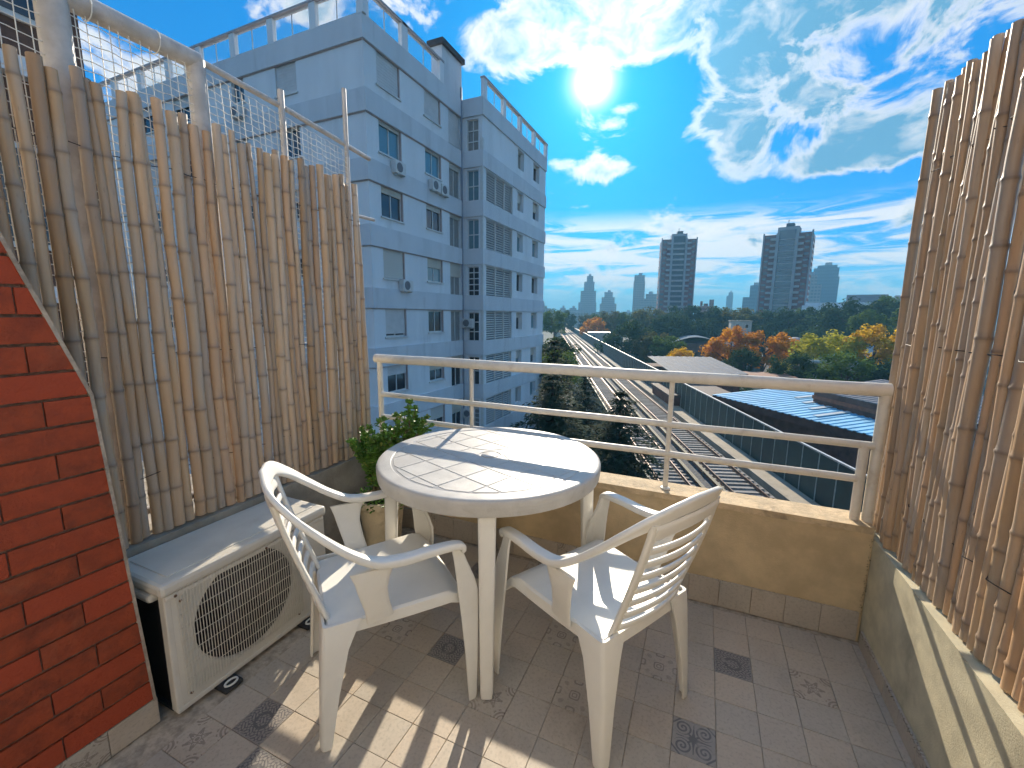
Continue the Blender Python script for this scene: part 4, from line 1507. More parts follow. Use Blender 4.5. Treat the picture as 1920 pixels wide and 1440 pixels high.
# ------------------------------------------------------------------ neighbouring brick house far left, behind the net
nb_ = thing('neighbour_house', 'brown brick house with pale slab edges behind the net at far left', 'house', (-8.2, 1.0, GZ))
M_nbr = mat('brown_brick', (.14, .075, .05), .85, .25, 8, .3, 60)
MB().box(-4, 0, -7, 2.6, 0, 24).build('wall', M_nbr, nb_)
for z in (15.5, 18.3, 21.1, 23.9):
    MB().box(-4, .18, -7, 2.7, z, z + .22).build('slab_edge', M_wall, nb_)
for z in (16.2, 19.0, 21.8):
    for y in (-.6, 1.2):
        f_ = MB().box(.0, .05, y, y + 1.1, z, z + 1.3).build('window', M_frame, nb_)
        MB().box(.045, .06, y + .07, y + 1.03, z + .07, z + 1.23).build('pane', M_gld, f_)

# ------------------------------------------------------------------ railway viaduct
TA = R(19.2)
TU = Vector((-sin(TA), cos(TA), 0)); TV = Vector((cos(TA), sin(TA), 0))
ZB = -8.62                                   # ballast level
UM = 420.0


def track_empty(name, label, cat, v, z, **kw):
    return thing(name, label, cat, tuple(TV * v + Vector((0, 0, z))), TA, **kw)


# (local x = across, to the right; local y = along the line)
M_ball = mat('ballast', (0.13, 0.13, 0.13), .95, .45, 7, .9, 18, stain=(.09, .075, .06), stain_scale=1.2, stain_amt=.5)
M_conc = mat('viaduct_concrete', (.40, .34, .26), .9, .15, .8, .3, 12, stain=(.2, .17, .13), stain_scale=.6, stain_amt=.5)
M_railt = mat('rail_steel', (.22, .15, .12), .38, .2, 5, metal=.6)
M_sleep = mat('sleeper_concrete', (.30, .275, .25), .9, .2, 5, .3, rnd=.2)
M_green = mat('barrier_green', (.035, .062, .058), .6, .2, 1.2, rnd=.18)
M_galv = mat('galvanised', (.55, .54, .52), .45, .1, 4, metal=.3)
vd = link('viaduct', None, None, (0, 0, GZ), TA, kind='structure')
MB().box(6.0, 14.6, -12, UM, 0, ZB - GZ - .25).build('embankment', M_conc, vd)
mb = MB(); prof_ = [(6.3, -.25), (6.35, -.04), (7.0, 0), (9.2, .01), (9.55, -.10), (9.85, 0.0), (12.6, .01), (13.0, -.06), (13.1, -.25)]
mb.loft([[(x, y, ZB - GZ + z) for x, z in prof_] for y in [-12 + (UM + 12) * k / 60 for k in range(61)]])
mb.build('ballast_bed', M_ball, vd)
MB().box(13.12, 14.42, -12, UM, ZB - GZ - .3, ZB - GZ + .30).build('walkway', M_conc, vd)
MB().box(5.98, 6.28, -12, UM, ZB - GZ - .3, ZB - GZ + .42).build('edge_kerb', M_conc, vd)
slp = MB().box(-1.3, 1.3, -.115, .115, -.05, .075).mesh('sleeper', M_sleep)
for nm, vc, lab in (('left', 7.67, 'railway track farther left, half hidden by the conifers'), ('right', 11.48, 'railway track nearer the pale walkway strip')):
    tr = track_empty('railway_track', lab, 'railway track', vc, ZB, group='tracks on the viaduct')
    for s in (-1, 1):
        m_ = MB()
        for (w, z0, z1) in ((.14, .077, .10), (.03, .10, .215), (.07, .215, .255)):
            m_.box(s * .84 - w / 2, s * .84 + w / 2, -12, UM, z0, z1)
        m_.build('rail', M_railt, tr)
    n = 0
    u_ = 14.0
    while n < 190:
        link('sleeper', slp, tr, (rng.uniform(-.03, .03), u_, rng.uniform(-.012, .008)), rng.uniform(-.01, .01)); u_ += .62; n += 1
    m_ = MB()
    while u_ < UM - 2:
        m_.box(-1.3, 1.3, u_ - .115, u_ + .115, -.05, .075); u_ += .62
    m_.build('far_sleepers', M_sleep, tr, kind='stuff')
    s = 1 if nm == 'left' else -1
    m_ = MB(); m_.box(s * 1.40 - .04, s * 1.40 + .04, -12, UM, .10, .24)
    o = m_.build('third_rail', M_railt, tr)
    m_ = MB(); m_.box(s * 1.40 - .11, s * 1.40 + .11, -12, UM, .30, .34)
    for k in range(60): m_.box(s * 1.52 - .03, s * 1.52 + .03, 12 + k * 3.0, 12.1 + k * 3.0, -.02, .30)
    m_.build('cover_board', mat('cover_board_ochre', (.24, .20, .13), .8, .15, 4), o)
# noise barrier along the walkway
nbr = track_empty('noise_barrier', 'dark green panel barrier with pale top rail along the railway', 'fence', 14.55, ZB)
pan = MB(); pan.box(-.03, .03, -.74, .74, .0, 2.90)
for k in range(5): pan.box(.03, .045, -.74, .74, .25 + k * .55, .30 + k * .55)
pan = pan.mesh('barrier_panel', M_green)
pst = MB().box(-.07, -.031, -.022, .022, 0, 2.93).mesh('barrier_post', mat('barrier_post_grey', (.36, .40, .38), .6, .1, 3))
y = -9.0
n = 0
mfar = MB(); pfar = MB()
while y < UM:
    if 12 < y < 150:
        link('barrier_panel', pan, nbr, (0, y, 0)); link('barrier_post', pst, nbr, (0, y + .75, 0))
    else:
        mfar.box(-.03, .03, y - .74, y + .74, 0, 2.90); pfar.box(-.07, -.031, y + .728, y + .772, 0, 2.93)
    y += 1.5
mfar.build('far_panels', M_green, nbr, kind='stuff'); pfar.build('far_posts', mat('barrier_post_grey', (0, 0, 0)), nbr, kind='stuff')
MB().box(-.085, .05, -10, UM, 2.915, 3.00).build('top_rail', M_galv, nbr)
# low dark wall on the near side
nw = track_empty('track_side_fence', 'dark green low fence along the near edge of the viaduct', 'fence', 5.9, ZB)
for k in range(60):
    o = link('fence_panel', pan, nw, (0, 2 + k * 1.5, -3.6)); o.scale = (1, 1, 1.5)
MB().box(-.04, .05, 0, 92, .80, .85).build('top_rail', M_green, nw)

# ------------------------------------------------------------------ sheds and houses
M_blue = mat('blue_sheet_roof', (.20, .50, .70), .7, .14, .5, stain=(.32, .46, .58), stain_scale=.35, stain_amt=.35, stretch=(1, 1, 1))
M_dbrick = mat('old_brick_dark', (.13, .07, .055), .9, .3, 1.5, .3, 20, stain=(.05, .04, .035), stain_scale=.8, stain_amt=.6)
M_grs = mat('grey_sheet_roof', (.17, .175, .19), .75, .14, .6, spec=.15)
M_tr = mat('skylight_sheet', (.62, .66, .66), .35, .1, 2)


def oriented(P0, d): return atan2(d[1], d[0])


def corrugated(parent, name, m, L_, D_, z0, z1, pitch, amp, x0=0):
    """sheet roof: x along the eave, y up the slope, with real ribs"""
    m_ = MB(); n = int(L_ / pitch)
    lo, hi = [], []
    for k in range(n + 1):
        x = x0 + L_ * k / n
        for dx_, h in ((0, 0), (pitch * .55, 0), (pitch * .65, amp), (pitch * .9, amp)):
            lo.append((x + dx_, 0, z0 + h)); hi.append((x + dx_, D_, z1 + h))
    lo2 = [(p[0], p[1], p[2] - .06) for p in lo]; hi2 = [(p[0], p[1], p[2] - .06) for p in hi]
    m_.loft([lo2, lo, hi, hi2], False, False)
    return m_.build(name, m, parent)


bs = thing('shed', 'long workshop shed with bright blue corrugated roof beyond the railway', 'shed', (1.2, 44.9, GZ), atan2(-.78, .63))
# local x along the eave (towards the right of the picture), local y away from the line
MB().box(0, 30, .3, 18, 0, 7.85).build('wall', M_dbrick, bs)
corrugated(bs, 'roof', M_blue, 30.4, 16, 8.0, 8.8, .62, .05, -.2)
MB().box(-.2, 30.2, .05, .28, 7.35, 7.98).build('eave_wall', M_dbrick, bs)
for k, (x, y) in enumerate(((4.2, 5.2), (6.0, 4.0), (7.8, 2.6), (9.6, 1.0), (3.0, 9.0))):
    zz = 8.0 + 0.8 * y / 16
    m_ = MB(); m_.loft([[(x - .22, y, zz + .055), (x + .22, y, zz + .055), (x + .22, y, zz + .09), (x - .22, y, zz + .09)], [(x - .22, y + 3.4, zz + .225), (x + .22, y + 3.4, zz + .225), (x + .22, y + 3.4, zz + .26), (x - .22, y + 3.4, zz + .26)]])
    m_.build('skylight', M_tr, bs)
gs = thing('shed', 'small dark walled shed with grey roof rising above the blue roof', 'shed', (11.3, 38.8, GZ), R(-62))
MB().box(-5.2, 6, 0, 5.5, 0, 9.3).build('wall', M_dbrick, gs)
corrugated(gs, 'roof', M_grs, 11.8, 6.2, 9.35, 10.2, .5, .04, -5.5)
MB().box(-5.3, 6.1, -.06, .02, 8.6, 8.9).build('rusty_gutter', mat('rust_red', (.25, .10, .06), .8, .2, 3), gs)
gr = thing('workshop', 'low brick workshop with pale grey sheet roof beside the orange tree', 'workshop', (-3.3, 59.0, GZ), R(22))
MB().box(0, 8.6, .2, 14, 0, 7.9).build('wall', M_dbrick, gr)
corrugated(gr, 'roof', M_grs, 8.9, 12, 8.1, 9.2, .9, .05, -.2)
for x in (1.0, 3.7, 6.4):
    MB().box(x, x + 1.4, .12, .22, 5.2, 6.8).build('window', M_gld, gr)
gl_ = thing('shed', 'dark roofed low shed just behind the green barrier', 'shed', (-3.0, 49.5, GZ), TA)
MB().box(0, 7.2, 0, 8, 0, 6.6).build('wall', M_dbrick, gl_)
MB().prism([(-.2, -.3), (7.4, -.3), (7.4, 8.3), (-.2, 8.3)], 6.62, 6.9).build('roof', mat('roof_dark_brown', (.10, .07, .06), .8, .2, 1), gl_)


def small_house(label, x, y, w, d, h, rz, wallm, roofm, tank=False, cat='house', name='house'):
    r_ = thing(name, label, cat, (x, y, GZ), rz)
    MB().box(-w / 2, w / 2, 0, d, 0, h).build('wall', wallm, r_)
    MB().box(-w / 2 - .2, w / 2 + .2, -.2, d + .2, h + .002, h + .25).build('roof', roofm, r_)
    for sx in (-.28, .18):
        f_ = MB().box(sx * w, sx * w + .9, -.05, .01, h - 1.9, h - .8).build('window', M_frame, r_)
        MB().box(sx * w + .08, sx * w + .82, -.06, -.052, h - 1.82, h - .88).build('pane', M_gld, f_)
    if tank:
        o_ = MB().lathe([(1.15, h + .26), (1.3, h + .5), (1.3, h + 2.2), (1.05, h + 2.5), (.3, h + 2.7)], 20, (w * .22, d * .4)).build('water_tank', mat('tank_striped', (.44, .40, .38), .8, .15, 2), r_, smooth=True); smooth_angle(o_, 40)
        for k in range(4):
            MB().lathe([(1.34, h + .55 + k * .42), (1.34, h + .72 + k * .42), (1.29, h + .72 + k * .42), (1.29, h + .55 + k * .42)], 20, (w * .22, d * .4)).build('tank_band', mat('tank_band', (.30, .27, .26), .8, .1, 3), o_)
    return r_


M_plas = mat('plaster_cream', (.52, .47, .40), .9, .15, .8, stain=(.3, .26, .22), stain_scale=.6, stain_amt=.5)
M_tile = mat('roof_tile_red', (.28, .13, .08), .8, .2, 1)
small_house('cream house with round striped water tank between the autumn trees', 15.3, 97, 5.5, 6, 8.9, R(8), M_plas, M_tile, True)
small_house('concrete water tank block rising behind the orange tree', 9.3, 139, 5.2, 5, 14.2, R(5), M_plas, M_conc, False, 'water tower', 'water_tower')
small_house('pale flat roofed house in front of the yellow green tree', 17.2, 77, 7, 6, 8.8, R(-4), M_plas, M_tr)
small_house('brown tiled little house right of the grey workshop', 9.2, 69, 5.5, 5, 7.0, R(12), mat('plaster_yellow', (.45, .40, .26), .9, .15, 1), M_tile)
small_house('white low hall with flat roof beyond the far end of the tracks', -57, 258, 26, 12, 12.6, R(12), M_wall, M_tr, False, 'hall', 'hall')
small_house('small pale house beside the orange tree near the tracks', -36, 160, 8, 7, 9.0, R(12), M_plas, M_tr)
ah = thing('workshop', 'workshop hall with arched blue grey roof behind the yellow shrub', 'workshop', (-1.8, 128, GZ), R(5))
MB().box(-6, 6, 0, 14, 0, 8.2).build('wall', M_dbrick, ah)
pts = [(-6.3 + 12.6 * k / 12, 8.2 + 1.7 * sin(pi * k / 12)) for k in range(13)]
m_ = MB(); m_.loft([[(x, -.3, z) for x, z in pts], [(x, 14.3, z) for x, z in pts], [(x, 14.3, z - .15) for x, z in pts], [(x, -.3, z - .15) for x, z in pts]], False, False)
m_.build('roof', mat('arched_sheet', (.12, .17, .21), .9, .15, .7, spec=.05), ah)

# ------------------------------------------------------------------ towers
M_tred = mat('tower_brick', (.23, .095, .085), .85, .12, .15)
M_twh = mat('tower_concrete', (.33, .33, .345), .8, .1, .2)
M_tbal = mat('tower_balcony', (.36, .34, .34), .8, .1, .4, rnd=.12)
M_tgl = glass_mat('tower_glass', (.06, .10, .13), .15)
M_tdk = mat('tower_recess', (.07, .075, .085), .7, .2, .3)


def tower(label, x, y, rz, w, d, ztop, floors, centre):
    t_ = thing('tower', label, 'tower', (x, y, GZ), rz)
    H = ztop - GZ
    fh = H / floors
    hw = w / 2
    MB().box(-hw, hw, 0, d, 0, H).build('body', M_tred, t_)
    for s in (-1, 1):
        MB().box(s * hw - .3, s * hw + .3, -.35, .5, 0, H + .8).build('edge_pier', M_twh, t_)
        MB().box(s * w * .20 - .55, s * w * .20 + .55, -1.3, .3, 0, H + .4).build('pier', M_twh, t_)
    MB().box(-w * .165, w * .165, -.25, -.002, 0, H + 1.6).build('central_bay', M_tgl if centre else M_tdk, t_)
    MB().box(-w * .22, w * .22, .3, d * .6, H + .01, H + 3.0).build('roof_core', M_twh, t_)
    MB().box(-w * .06, w * .10, 1.3, d * .4, H + 3.01, H + 4.6).build('lift_head', M_tdk, t_)
    MB().tube([(-w * .02, 2, H + 4.5), (-w * .02, 2, H + 6.2)], .15, 5).build('mast', M_tdk, t_)
    bal = MB().box(-w * .055, w * .055, -1.35, -.01, 0, fh * .36).mesh('balcony', M_tbal)
    win = MB().box(-w * .045, w * .045, -.06, .01, 0, fh * .42).mesh('window', M_tgl)
    slabm = MB().box(-w * .164, w * .164, -.75 if not centre else -.42, -.251, 0, fh * (.34 if not centre else .16)).mesh('floor_slab', M_tbal if not centre else M_twh)
    pan_ = MB().box(-w * .05, w * .05, -.262, -.252, 0, fh * .5).mesh('window', M_tgl if centre else M_tdk)
    sidew = MB().box(-.02, .02, -1.2, 1.2, 0, fh * .45).mesh('window', M_tgl)
    for k in range(2, floors):
        z = k * fh
        for s in (-1, 1):
            link('balcony', bal, t_, (s * w * .29, 0, z))
            link('window', win, t_, (s * w * .41, 0, z + fh * .35))
            link('window', pan_, t_, (s * w * .08, 0, z + fh * .45))
        link('floor_slab', slabm, t_, (0, 0, z))
        for q in (.2, .5, .8):
            link('window', sidew, t_, (hw + .001, d * q, z + fh * .35)); link('window', sidew, t_, (-hw - .001, d * q, z + fh * .35))
    return t_


tower('brick and concrete apartment tower left of the two big towers', -17.0, 269.5, R(10), 18.6, 15, 44.6, 20, False)
tower('brick and glass apartment tower right of the two big towers', 30.0, 228, R(-14), 18.2, 15, 37.6, 20, True)


def city_mat(name, col, dark, fl, bay):
    m, t, b = new_mat(name)
    tcn = t.nodes.new('ShaderNodeTexCoord')
    x, y, z = nxyz(t, tcn.outputs['Object'])
    row = ((z / fl).frac() - .5).abs().lt(.26)
    colm = (((x + y) / bay).frac() - .5).abs().lt(.33)
    n1 = nnoise(t, tcn.outputs['Object'], .05, 3)
    c = nmix(t, n1, tuple(q * .85 for q in col), col)
    c = nmix(t, row * colm * .75, c, dark)
    t.links.new(c, b.inputs['Base Color']); b.inputs['Roughness'].default_value = .7
    return m


M_c1 = city_mat('city_stone', (.33, .31, .30), (.10, .11, .13), 3.0, 2.6)
M_c2 = city_mat('city_beige', (.36, .33, .29), (.12, .12, .13), 3.1, 3.4)
M_c3 = city_mat('city_blueglass', (.10, .17, .23), (.05, .08, .12), 3.6, 1.8)


def stepped(name, label, cat, x, y, rz, boxes, m, group=None):
    """far high-rise from stacked setbacks: (x0, x1, depth0, depth1, top)"""
    t_ = thing(name, label, cat, (x, y, GZ), rz, group)
    for k, (a, b_, c_, d_, h) in enumerate(boxes):
        zb = 0 if k == 0 else boxes[k - 1][4]
        MB().box(a, b_, c_, d_, zb if k == 0 else zb + .01, h).build('body' if k == 0 else 'setback', m, t_)
    a, b_, c_, d_, h = boxes[-1]
    MB().box(a * .4 + b_ * .2, b_ * .6 + a * .1, c_ + 1, d_ - 1, h + .02, h + 3).build('roof_plant', M_twh, t_)
    return t_


az_rot = lambda x, y: -atan2(x, y)
stepped('skyscraper', 'slender stepped skyscraper at the left of the hazy skyline', 'skyscraper', -173, 678, az_rot(-173, 678), [(-14, 14, 0, 20, 36), (-11, 13, 2, 18, 54), (-6, 10, 4, 16, 68), (-2, 8, 5, 14, 77)], M_c1)
stepped('skyscraper', 'squat dark stepped high-rise between two slender hazy ones', 'skyscraper', -142, 685, az_rot(-142, 685), [(-12.5, 13, 0, 18, 34), (-10, 10, 2, 16, 44), (-6, 7, 4, 14, 52)], M_c1)
stepped('skyscraper', 'square topped slender high-rise just left of the left big tower', 'skyscraper', -86, 614, az_rot(-86, 614), [(-7.5, 7.5, 0, 14, 62), (-6.8, 6.8, 1, 13, 70)], M_c2)
stepped('skyscraper', 'broad stepped high-rise at the foot of the square topped one', 'skyscraper', -72, 592, az_rot(-72, 592), [(-18, 20, 0, 16, 30), (-10, 17, 1, 15, 38), (-2, 12, 2, 14, 44)], M_c2)
gt = stepped('skyscraper', 'blue glass skyscraper with rounded top right of the big towers', 'skyscraper', 117, 588, az_rot(117, 588), [(-12, 13, 0, 18, 60), (-11, 12, 1, 17, 70), (-8, 10, 2, 16, 73)], M_c3)
stepped('skyscraper', 'stepped grey high-rise directly behind the right big tower', 'skyscraper', 88, 492, az_rot(88, 492), [(-10, 8, 0, 14, 46), (-7, 4, 1, 13, 55)], M_c1)
stepped('skyscraper', 'thin blue needle tower alone between the two big towers', 'skyscraper', 37, 899, az_rot(37, 899), [(-5.5, 5.5, 0, 10, 54), (-2.5, 5.0, 1, 9, 60)], M_c3)
stepped('apartment_building', 'hazy block touching the left edge of the right big tower', 'building', 41.5, 518, az_rot(41.5, 518), [(-8, 10, 0, 14, 36), (-2, 9, 1, 13, 48)], M_c3)
t_ = thing('apartment_building', 'turreted cream rooftop between the two big towers', 'building', (-.5, 300, GZ), az_rot(-.5, 300))
MB().box(-4.5, 4.5, 0, 8, 0, 22).build('body', M_c2, t_)
MB().box(-3.6, -2.2, .5, 4, 22.01, 25).build('turret', M_c2, t_)
MB().box(1.6, 4.2, .5, 4, 22.01, 26).build('turret', M_c2, t_)
MB().box(-1.6, 1.0, 1, 5, 22.01, 23.6).build('parapet', M_c2, t_)
stepped('apartment_building', 'long low white slab behind the trees at right', 'building', 53, 214, az_rot(53, 214), [(-17, 22, 0, 14, 20.5), (-16, 20, 1, 12, 21.6)], M_wall)
stepped('apartment_building', 'pink and white small block above the trees beside right bamboo', 'building', 82, 258, az_rot(82, 258), [(-3, 4, 0, 8, 24), (-2.6, 3.6, .5, 7, 26)], M_twh)
rs = random.Random(17)
ORD_ = ['first', 'second', 'third', 'fourth', 'fifth', 'sixth', 'seventh', 'eighth', 'ninth', 'tenth', 'eleventh', 'twelfth', 'thirteenth', 'fourteenth', 'fifteenth', 'sixteenth', 'seventeenth', 'eighteenth', 'nineteenth', 'twentieth']
for k in range(20):
    az_ = R(-20.5 + k * .55 + rs.uniform(-.2, .2)) if k < 12 else R(-12 + (k - 12) * 3.2 + rs.uniform(-.6, .6))
    D = rs.uniform(480, 900)
    x, y = D * sin(az_), D * cos(az_)
    w = rs.uniform(7, 15); h = rs.uniform(14, 26) if k < 12 else rs.uniform(14, 22)
    stepped('apartment_building', 'distant low block, %s from the left on the hazy skyline' % ORD_[k], 'building', x, y, -az_, [(-w, w, 0, 14, h), (-w * .6, w * .5, 1, 12, h + rs.uniform(2, 5))], rs.choice((M_c1, M_c2)), 'distant low skyline blocks')

# ------------------------------------------------------------------ trees
def leaf_mat(name, c1, c2, tr=.35):
    m, t, b = new_mat(name)
    tcn = t.nodes.new('ShaderNodeTexCoord'); oi = t.nodes.new('ShaderNodeObjectInfo')
    at = t.nodes.new('ShaderNodeAttribute'); at.attribute_name = 'tone'
    n1 = nnoise(t, tcn.outputs['Object'], 2.6, 4, .6)
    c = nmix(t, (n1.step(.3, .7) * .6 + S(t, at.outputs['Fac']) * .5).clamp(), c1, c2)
    h = t.nodes.new('ShaderNodeHueSaturation'); t.links.new(c, h.inputs['Color'])
    t.links.new((S(t, oi.outputs['Random']) * .3 + .85).v, h.inputs['Value'])
    t.links.new(h.outputs[0], b.inputs['Base Color']); b.inputs['Roughness'].default_value = .85
    b.inputs['Specular IOR Level'].default_value = .04
    x_ = t.nodes.new('ShaderNodeBsdfTranslucent'); t.links.new(h.outputs[0], x_.inputs[0])
    mx = t.nodes.new('ShaderNodeMixShader'); mx.inputs[0].default_value = tr
    t.links.new(b.outputs[0], mx.inputs[1]); t.links.new(x_.outputs[0], mx.inputs[2])
    t.links.new(mx.outputs[0], t.nodes['Material Output'].inputs[0])
    return m


LM = {'dark': leaf_mat('leaf_dark', (.026, .055, .024), (.065, .11, .038)),
      'green': leaf_mat('leaf_green', (.045, .09, .022), (.14, .20, .04), .4),
      'olive': leaf_mat('leaf_olive', (.07, .08, .025), (.20, .17, .045)),
      'orange': leaf_mat('leaf_orange', (.50, .19, .018), (.75, .36, .03), .62),
      'gold': leaf_mat('leaf_gold', (.50, .29, .015), (.80, .52, .04), .62),
      'yellowgreen': leaf_mat('leaf_yellowgreen', (.18, .22, .025), (.52, .44, .05), .62),
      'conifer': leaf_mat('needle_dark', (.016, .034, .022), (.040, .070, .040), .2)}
M_bark = mat('bark', (.09, .065, .045), .95, .3, 3, .6, 12)


def crown_mesh(seed, n=6500, ls=.047):
    r_ = random.Random(seed)
    clumps = []
    while len(clumps) < 46:
        p = Vector((r_.gauss(0, 1), r_.gauss(0, 1), r_.gauss(0, 1))).normalized() * r_.uniform(.45, .92)
        if p.z < -.62: continue
        clumps.append((p, r_.uniform(.16, .30), r_.random()))
    m_ = MB(); tone = []
    for k in range(n):
        c_, cr, tn = clumps[r_.randrange(len(clumps))]
        d = Vector((r_.gauss(0, 1), r_.gauss(0, 1), r_.gauss(.15, 1))).normalized()
        p = c_ + d * cr * (r_.random() ** .4)
        nrm = (d + Vector((r_.uniform(-.8, .8), r_.uniform(-.8, .8), r_.uniform(-.5, .9)))).normalized()
        s = nrm.cross(Vector((r_.uniform(-1, 1), r_.uniform(-1, 1), r_.uniform(-1, 1)))).normalized()
        w = nrm.cross(s); L_ = ls * r_.uniform(.6, 1.35)
        m_.add([p - s * L_, p - w * L_ * .55, p + s * L_, p + w * L_ * .55], [(0, 1, 2, 3)])
        tone += [min(1, max(0, tn * .7 + r_.uniform(-.1, .35)))] * 4
    me = m_.mesh('crown', LM['dark'])
    A = me.attributes.new('tone', 'FLOAT', 'POINT'); A.data.foreach_set('value', tone)
    return me


def trunk_mesh(seed):
    """unit tree skeleton: crown centre at z = 0, ground at z = -2"""
    r_ = random.Random(seed); m_ = MB()
    m_.tube([(0, 0, -2), (.02, .01, -1.4), (-.01, .02, -.8), (.0, 0, -.3), (.02, 0, .2)], [.085, .065, .055, .045, .02], 8)
    for k in range(7):
        a = k * .9 + r_.uniform(-.3, .3); z = -.85 + k * .13
        p = Vector((0, 0, z)); d = Vector((cos(a), sin(a), r_.uniform(.6, 1.1))).normalized(); L_ = r_.uniform(.6, .85)
        m_.tube([p, p + d * L_ * .5, p + d * L_ + Vector((0, 0, .06))], [.032, .02, .007], 6)
    return m_.mesh('trunk', M_bark, True)


CR = [crown_mesh(60 + i) for i in range(6)]
TRK = [trunk_mesh(80 + i) for i in range(3)]


def tree(label, x, y, zc, r, kind, seed, group=None, flat=.85):
    t_ = thing('tree', label, 'tree', (x, y, GZ), 0, group)
    r_ = random.Random(seed)
    h = zc - GZ
    o_ = link('crown', CR[r_.randrange(6)], t_, (0, 0, h), r_.uniform(0, 6.28))
    o_.scale = (r * r_.uniform(.95, 1.1), r * r_.uniform(.95, 1.1), r * flat)
    o_.material_slots[0].link = 'OBJECT'; o_.material_slots[0].material = LM[kind]
    k_ = link('trunk', TRK[r_.randrange(3)], t_, (0, 0, h), r_.uniform(0, 6.28))
    k_.scale = (r, r, h / 2)
    return t_


for i, a in enumerate([
    ('green tree at the far left end of the tracks', -47.5, 142, -1.3, 5.6, 'green'),
    ('dark tree beside the white building below the far tracks', -19.5, 57, -5.0, 4.6, 'dark'),
    ('leafy green tree against the end of the white building', -16.0, 49, -5.6, 3.6, 'green'),
    ('small orange tree in front of the far white hall', -44.2, 184.8, -4.2, 6.6, 'orange'),
    ('big round dark tree right of the railway barrier', -18.7, 118.5, -6.0, 8.0, 'dark'),
    ('olive brown tree beside the big round dark tree', -11.2, 109.4, -6.4, 5.2, 'olive'),
    ('green tree left of the arched roof', -7.2, 104.7, -6.4, 4.6, 'green'),
    ('little yellow shrub tree behind the grey workshop', -4.1, 89.9, -6.6, 2.9, 'gold'),
    ('left half of the broad orange autumn tree pair', 4.9, 94.8, -4.6, 5.4, 'orange'),
    ('right half of the broad orange autumn tree pair', 10.4, 92.4, -4.9, 5.0, 'orange'),
    ('dark green shrub tree under the orange pair', 6.2, 79.8, -6.2, 3.1, 'dark'),
    ('dark green tree in front of the pale flat roofed house', 12.4, 74, -6.4, 3.6, 'dark'),
    ('yellow green tree right of the striped water tank', 18.0, 83, -4.6, 5.6, 'yellowgreen'),
    ('low green tree beneath the yellow green one', 17.6, 69.7, -6.4, 4.2, 'green'),
    ('golden tree beside the right bamboo screen', 23.6, 81.6, -3.4, 5.0, 'gold'),
    ('green tree below the golden one by the bamboo', 22.5, 72, -7.0, 4.4, 'dark'),
    ('bright green tree above the golden one', 37.4, 124.5, -1.2, 6.4, 'green'),
    ('tall green tree at the right end of far tree row', 46.8, 153, 2.4, 7.0, 'green'),
    ('wide dark tree left of the bright green one', 37.0, 146, 0.0, 9.6, 'dark')]):
    tree(*a, 300 + i)
# belt of big trees below the towers
rs = random.Random(5)
belt = [(-38, 200, 'olive'), (-29, 196, 'green'), (-21, 186, 'olive'), (-14.5, 180, 'dark'), (-6.5, 176, 'dark'), (1, 172, 'dark'), (5.5, 186, 'olive'), (11, 170, 'olive'), (18, 172, 'dark'), (24.5, 166, 'dark'), (30, 172, 'green'), (33.5, 160, 'dark'), (43, 168, 'olive'), (51, 176, 'dark'), (58, 172, 'green'),
        (-33, 240, 'dark'), (-50, 230, 'green'), (-62, 250, 'olive'), (-74, 240, 'dark'), (14, 150, 'dark'), (24, 140, 'dark'), (-10, 150, 'dark'), (-2, 152, 'dark')]
ORD = ['first', 'second', 'third', 'fourth', 'fifth', 'sixth', 'seventh', 'eighth', 'ninth', 'tenth', 'eleventh', 'twelfth', 'thirteenth', 'fourteenth', 'fifteenth', 'sixteenth', 'seventeenth', 'eighteenth', 'nineteenth', 'twentieth']
rows = [belt[:15], belt[15:19], belt[19:]]
where = ['in the long row below the towers', 'among far trees by the track end', 'among lower trees before the long row']
hue_ = {'dark': 'dark green', 'olive': 'olive tinged', 'green': 'mid green'}
i = 0
for rw, wh in zip(rows, where):
    for n_o, (x, y, kd) in enumerate(sorted(rw, key=lambda q: atan2(q[0], q[1]))):
        big_ = wh.startswith('in the long')
        r = rs.uniform(7.2, 9.6) * (1.0 if big_ else .9)
        zc = rs.uniform(-2.5, -.8) - (1.6 if x < -13 else 0) - (3.5 if 'lower' in wh else 0)
        tree('%s tree, %s from left %s' % (hue_[kd], ORD[n_o], wh), x, y, zc, r, kd, 500 + i, 'big trees below the towers')
        i += 1
# low trees and scrub filling the gardens between the houses: too many to count
m_ = MB(); tone = []
rs = random.Random(12)
for k in range(46):
    D = rs.uniform(58, 165); a = R(rs.uniform(-9, 21))
    c_ = Vector((D * sin(a), D * cos(a), GZ + rs.uniform(1.2, 3.4))); rr_ = rs.uniform(2.0, 4.4); tn = rs.random()
    if (c_.xy @ Vector((cos(TA), sin(TA)))) < 22: continue
    for j in range(420):
        d = Vector((rs.gauss(0, 1), rs.gauss(0, 1), abs(rs.gauss(0, .8)))).normalized()
        p = c_ + d * rr_ * rs.uniform(.6, 1.05)
        s = d.cross(Vector((rs.uniform(-1, 1), rs.uniform(-1, 1), rs.uniform(-1, 1)))).normalized(); w = d.cross(s); L_ = rs.uniform(.18, .42)
        m_.add([p - s * L_, p - w * L_ * .6, p + s * L_, p + w * L_ * .6], [(0, 1, 2, 3)])
        tone += [min(1, tn * .6 + rs.random() * .4)] * 4
me = m_.mesh('garden_shrubbery', LM['dark'])
A = me.attributes.new('tone', 'FLOAT', 'POINT'); A.data.foreach_set('value', tone)
link('garden_shrubbery', me, label='dark low shrubs filling the gardens between the houses', cat='shrubs', kind='stuff')


